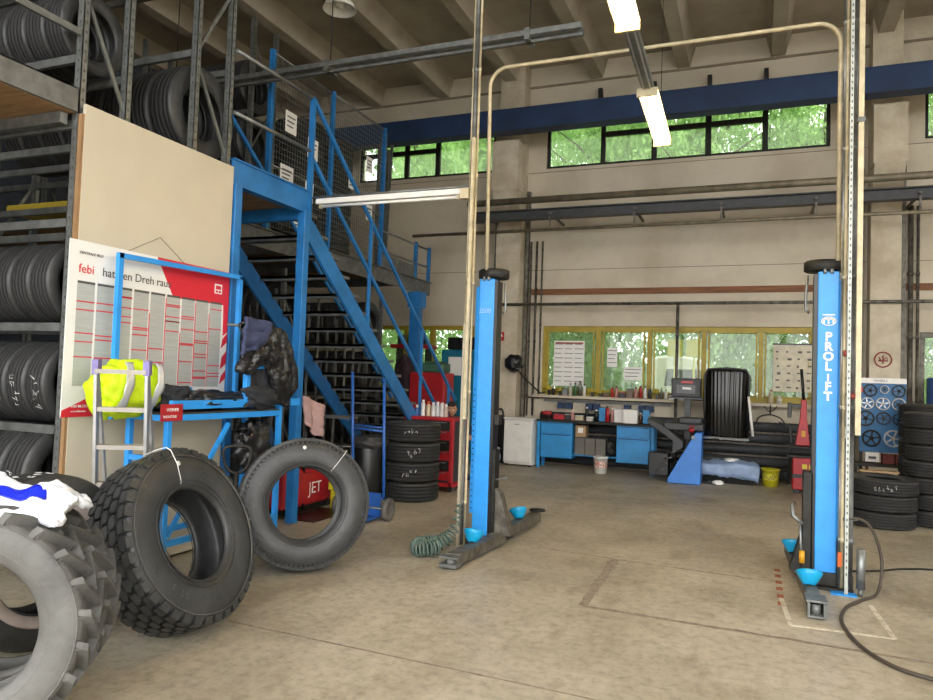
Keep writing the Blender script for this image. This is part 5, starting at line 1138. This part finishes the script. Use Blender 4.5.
def hood(u,v):
    x=-.78+.66*u; yb=13.0-.16*math.sin(PI*u)**.6*.0+.12*(2*u-1)**4; z=.8+1.17*v
    return (x+.015*(v)*(1 if u>.5 else -1),yb-.05*math.sin(PI*v)+.0035*math.cos(u*PI*2*11),z-.08*max(0,v-.9)*10*(abs(2*u-1)**6))
t.p('hood_shell',sheet(hood,120,24,.02),smoke)
t.p('hood_rim',MB().tube([(-.79,13.12,.8),(-.8,13.06,1.3),(-.81,13.06,1.85),(-.76,13.07,1.96),(-.45,13.0,1.985),(-.14,13.07,1.96),(-.09,13.06,1.85),(-.1,13.06,1.3),(-.11,13.12,.8)],.022,8),blackp)
t.p('bottom_bar',MB().bar((-.8,13.0,.79),(-.08,13.0,.79),.05,.04),galvd); t.p('hinge_arm',MB().bar((-.8,13.15,.82),(-1.1,13.1,.7),.04),darks)
t.p('white_handle_tube',MB().cyl((-.1,12.95,1.52),(-.02,12.95,.86),.022,10),white)
t.p('support_leg',MB().bar((-.85,13.24,0.0),(-.85,13.2,.8),.05),darks)
# radiator pipes
for k in range(5):
    z=.13+.21*k
    t=T('heating_pipe',(0,14.0,z),'thick dark finned heating pipe under the right window, %s from the floor'%ORD[k],'pipe','heating pipes under the window')
    t.p('pipe_run',MB().cyl((-4.0,14.08,z),(1.6,14.08,z),.088,18),dgrey)
    mb=MB(); x=-1.45
    while x<.7: mb.lathe([(.086,-.004),(.1,-.004),(.1,.004),(.086,.004)],14,Matrix.Translation((x,14.08,z))@Matrix.Rotation(PI/2,4,'Y')); x+=.12
    t.p('fins',mb,dgrey)
t=T('pipe_support',(.7,14.0,0),'dark curved pipe end frame right of the yellow bucket','frame'); t.p('frame_pipe',MB().tube([(.58,13.92,.0),(.6,13.92,.8),(.58,13.92,1.0),(.4,13.92,1.06)],.03,10),dgrey)
t=T('hose_loop',(.3,13.9,1.0),'thin dark hose looped on the wall behind the red machine','hose'); t.p('hose',MB().tube(smooth([(.02,13.95,1.02),(.08,13.95,1.15),(.25,13.95,1.2),(.42,13.95,1.15),(.5,13.95,1.05)]),.012,8).cyl((.26,13.95,1.2),(.26,13.95,1.38),.012).tube(smooth([(.15,13.95,1.36),(.22,13.95,1.27),(.3,13.95,1.27),(.37,13.95,1.36)]),.009,6),blackp)
# tub with bag
t=T('black_tub',(-.4,13.5,0),'low black tub on the floor under the black hood','tub'); t.p('tub_body',MB().add([(-.78,13.3,0),(.0,13.3,0),(.0,13.72,0),(-.78,13.72,0),(-.84,13.25,.26),(.06,13.25,.26),(.06,13.78,.26),(-.84,13.78,.26)],[(3,2,1,0),(0,1,5,4),(1,2,6,5),(2,3,7,6),(3,0,4,7)]),blackp); t.p('tub_rim',MB().tube([(-.84,13.25,.26),(.06,13.25,.26),(.06,13.78,.26),(-.84,13.78,.26)],.014,8,closed=True),blackp)
def bg2(u,v):
    return (-.86+.94*u+.02*math.sin(v*9),13.205+.6*max(0,v-.15)/.85,.30+.05*noise.fractal(Vector((u*4,v*3,8)),1,2,4)+.05*math.sin(PI*v)+.03-(.17+.08*u)*max(0,1-v*6.5)-.03*max(0,u-.9)*10)
t=T('blue_liner',(-.4,13.5,.28),'pale blue plastic liner draped over the black tub','liner'); t.p('liner_sheet',sheet(bg2,40,24,.015),bluebag); t.p('crumpled_paper',blob((-.35,13.4,.4),(.11,.06,.035),61,.6,3,3,.8),wpaper)
tag(blob((-.55,12.95,.045),(.08,.05,.04),62,.6,3,3,.8).build('crumpled_rag',wpaper),'small crumpled white rag on the floor beside the blue balancer','rag')
t=T('steel_plate',(-.9,12.95,0),'flat dark steel plate on the floor beside the blue balancer','plate'); t.p('plate',MB().box(-.8,-.5,13.02,13.22,0,.03),darks); t.p('plate_bolt',MB().cyl((-.7,13.1,.03),(-.7,13.1,.05),.02),galv)
# red machine + jack
t=T('red_press',(.75,12.9,0),'low red workshop machine with yellow stickers left of the right lift post','machine')
t.p('body',MB().box(.58,1.0,12.75,13.15,.06,.58),red,bevel=.02); t.p('black_band',MB().box(.575,1.005,12.745,13.15,.25,.31),blackp)
for x in (.72,.82): t.p('yellow_sticker',MB().box(x,x+.07,12.742,12.75,.4,.47),yell)
for x in (.64,.92): t.p('foot',MB().box(x-.04,x+.04,12.78,13.1,0,.06),blackp)
t.p('shelf_top',MB().box(.5,1.05,12.7,13.2,.58,.61).box(.5,1.05,12.72,13.2,.73,.75).box(.98,1.0,13.1,13.18,.6,.75).box(.52,.54,13.1,13.18,.6,.75),darks)
t=T('red_column_jack',(.72,12.95,.76),'tall narrow red column jack with black handle on the red machine','jack')
t.p('column',MB().prism([(.62,.76),(.84,.76),(.79,1.2),(.78,1.5),(.7,1.5),(.69,1.2)],12.9,13.02),red,bevel=.008); t.p('handle',MB().cyl((.74,12.96,1.5),(.70,12.96,2.0),.024),blackp); t.p('side_arm',MB().box(.55,.72,12.9,12.95,1.37,1.43).box(.5,.56,12.88,12.97,1.2,1.45),blackp,bevel=.01); t.p('decal',MB().box(.71,.77,12.893,12.9,.9,1.0),mat('amber_plastic','#e0a020')); t.p('steel_ring',MB().tube([(.83+.05*math.cos(a),12.95,1.4+.08*math.sin(a)) for a in [k*2*PI/20 for k in range(20)]],.012,8,closed=True),galv)
t=T('wall_clutter_stand',(1.2,13,0),'dark steel stand with red and black parts behind the right lift post','stand'); t.p('frame',MB().box(1.15,1.18,12.6,12.63,0,1.9).box(1.42,1.45,12.6,12.63,0,1.9).box(1.15,1.45,12.6,12.9,1.85,1.88).box(1.15,1.45,12.6,12.9,.9,.93),darks); t.p('red_cap',MB().cyl((1.47,12.5,1.7),(1.47,12.6,1.7),.07),red); t.p('hung_belt',MB().tube(smooth([(1.3,12.55,2.3),(1.42,12.55,2.1),(1.4,12.55,1.8),(1.32,12.55,1.6),(1.25,12.55,1.8),(1.3,12.55,2.3)]),.02,8),blackp)
t.p('shelf_box',MB().box(1.2,1.4,12.62,12.85,.93,1.1),white)
# hubcap display
t=T('display_board',(1.8,12.5,0),'blue display board with black wheel samples in front of the right pillar','display')
t.p('board',MB().box(1.5,2.12,12.55,12.6,.75,1.8),mat('display_blue','#2b6a9c',.5,0,.1,6)); t.p('header',MB().box(1.5,2.12,12.52,12.6,1.8,1.88),white); text_mesh('header_lettering','WHEELS',.05,face_minusY(1.68,12.518,1.825),pdark,t.o,t.loc)
for x in (1.53,2.09): t.p('leg',MB().box(x-.02,x+.02,12.6,12.64,0,1.85),darks)
for i,(x,z,r,c) in enumerate(((1.64,1.69,.095,blackp),(1.83,1.71,.065,alu),(2.02,1.69,.095,blackp),(1.6,1.49,.095,alu),(1.81,1.49,.1,alu),(2.02,1.49,.095,alu),(1.58,1.26,.12,blackp),(1.82,1.27,.1,dgrey),(2.03,1.26,.095,blackp),(1.66,.96,.13,darks),(1.95,.97,.13,alu))):
    o=T('wheel_trim',(x,12.53,z),'round wheel sample on the blue display board, %s counting across the rows'%ORD[i],'wheel','wheel samples on the display board')
    M=Matrix.Translation((x,12.545,z))@Matrix.Rotation(PI/2,4,'X')
    o.p('rim_ring',MB().lathe([(r*.8,0),(r,0),(r,.02),(r*.9,.03),(r*.8,.015)],26,M,closed=True),c)
    mb=MB()
    for k in range(5):
        a=k*2*PI/5+i; mb.bar(M@Vector((0,0,.012)),M@Vector((r*.85*math.cos(a),r*.85*math.sin(a),.012)),r*.16,.012,up=(0,1,0))
    mb.lathe([(0,.028),(r*.22,.025),(r*.22,.0)],14,M); o.p('spokes',mb,c if i not in (1,5) else blackp)
t=T('price_box',(1.62,12.4,.8),'small white box on the shelf below the wheel display','box'); t.p('box_body',MB().box(1.56,1.74,12.35,12.5,.62,.76),white); t.p('box_print',MB().box(1.6,1.7,12.346,12.35,.66,.7),pdark)
t=T('low_shelf',(1.8,12.4,0),'low dark shelf with red boxes under the wheel display','shelf'); t.p('shelf_top',MB().box(1.4,2.3,12.2,12.54,.56,.6),darks); t.p('side',MB().box(1.4,1.43,12.2,12.54,0,.56).box(2.27,2.3,12.2,12.54,0,.56),darks); t.p('shelf_board',MB().box(1.43,2.27,12.2,12.54,.25,.27),wood)
for i,(x,z) in enumerate(((1.85,.605),(2.02,.605),(2.1,.27),(1.7,.27))):
    t=T('red_carton',(x,12.35,z),'dark red carton at the low shelf by the wheel display, %s one'%ORD[i],'carton','red cartons on the low shelf'); t.p('carton_body',MB().box(x-.075,x+.075,12.25,12.45,z+.001,z+.14),mat('dark_red_carton','#6f2f2a',.7)); t.p('carton_tape',MB().box(x-.02,x+.02,12.248,12.452,z+.14,z+.142),card)
# right tyre stacks
k3=tyre_mesh('stack_tyre_low',.385,.21,.2,72,76)
for k in range(3):
    c=(1.48+.012*k,10.36,.105+.203*k); o=put(k3,'tyre',c,(.0,0,1) if k<2 else (.03,-.03,1),'tyre in the low stack right of the right lift post, %s from the floor'%ORD[k],'low tyre stack on the right')
    if k==2: chalk_marks(o,.385,world_angle(o,(-.2,-1,0))-.15,9,.2,.04,6,.002)
tag(MB().box(1.28,1.72,10.62,10.75,.63,.65).build('cardboard_sheet',card),'thin board resting on the low right tyre stack','board')
for k in range(7):
    put(carM if k%2 else bpy.data.meshes['car_tyre'],'car_tyre',(2.1+.015*((k*5)%3),10.75,.102+.204*k),(0,0,1),'tyre in the tall stack at the right edge, %s from the floor'%ORD[k],'tall tyre stack at the right edge')
for k in range(6):
    put(suvM,'tyre',(2.32,12.0,.127+.253*k),(0,0,1),'tyre in the rear stack at the right edge, %s from the floor'%ORD[k],'rear tyre stack at the right edge')
t=T('blue_barrel',(2.85,13.7,0),'blue barrel in front of the right window','barrel'); t.p('barrel_body',MB().lathe([(0,0),(.28,0),(.29,.02),(.29,.55),(.305,.58),(.29,.61),(.29,1.9),(.27,1.93),(0,1.93)],30,Matrix.Translation((2.9,13.75,0))),mat('barrel_blue','#1d4f93',.4)); t.p('label_patch',MB().box(2.78,2.92,13.452,13.46,1.55,1.8),red)
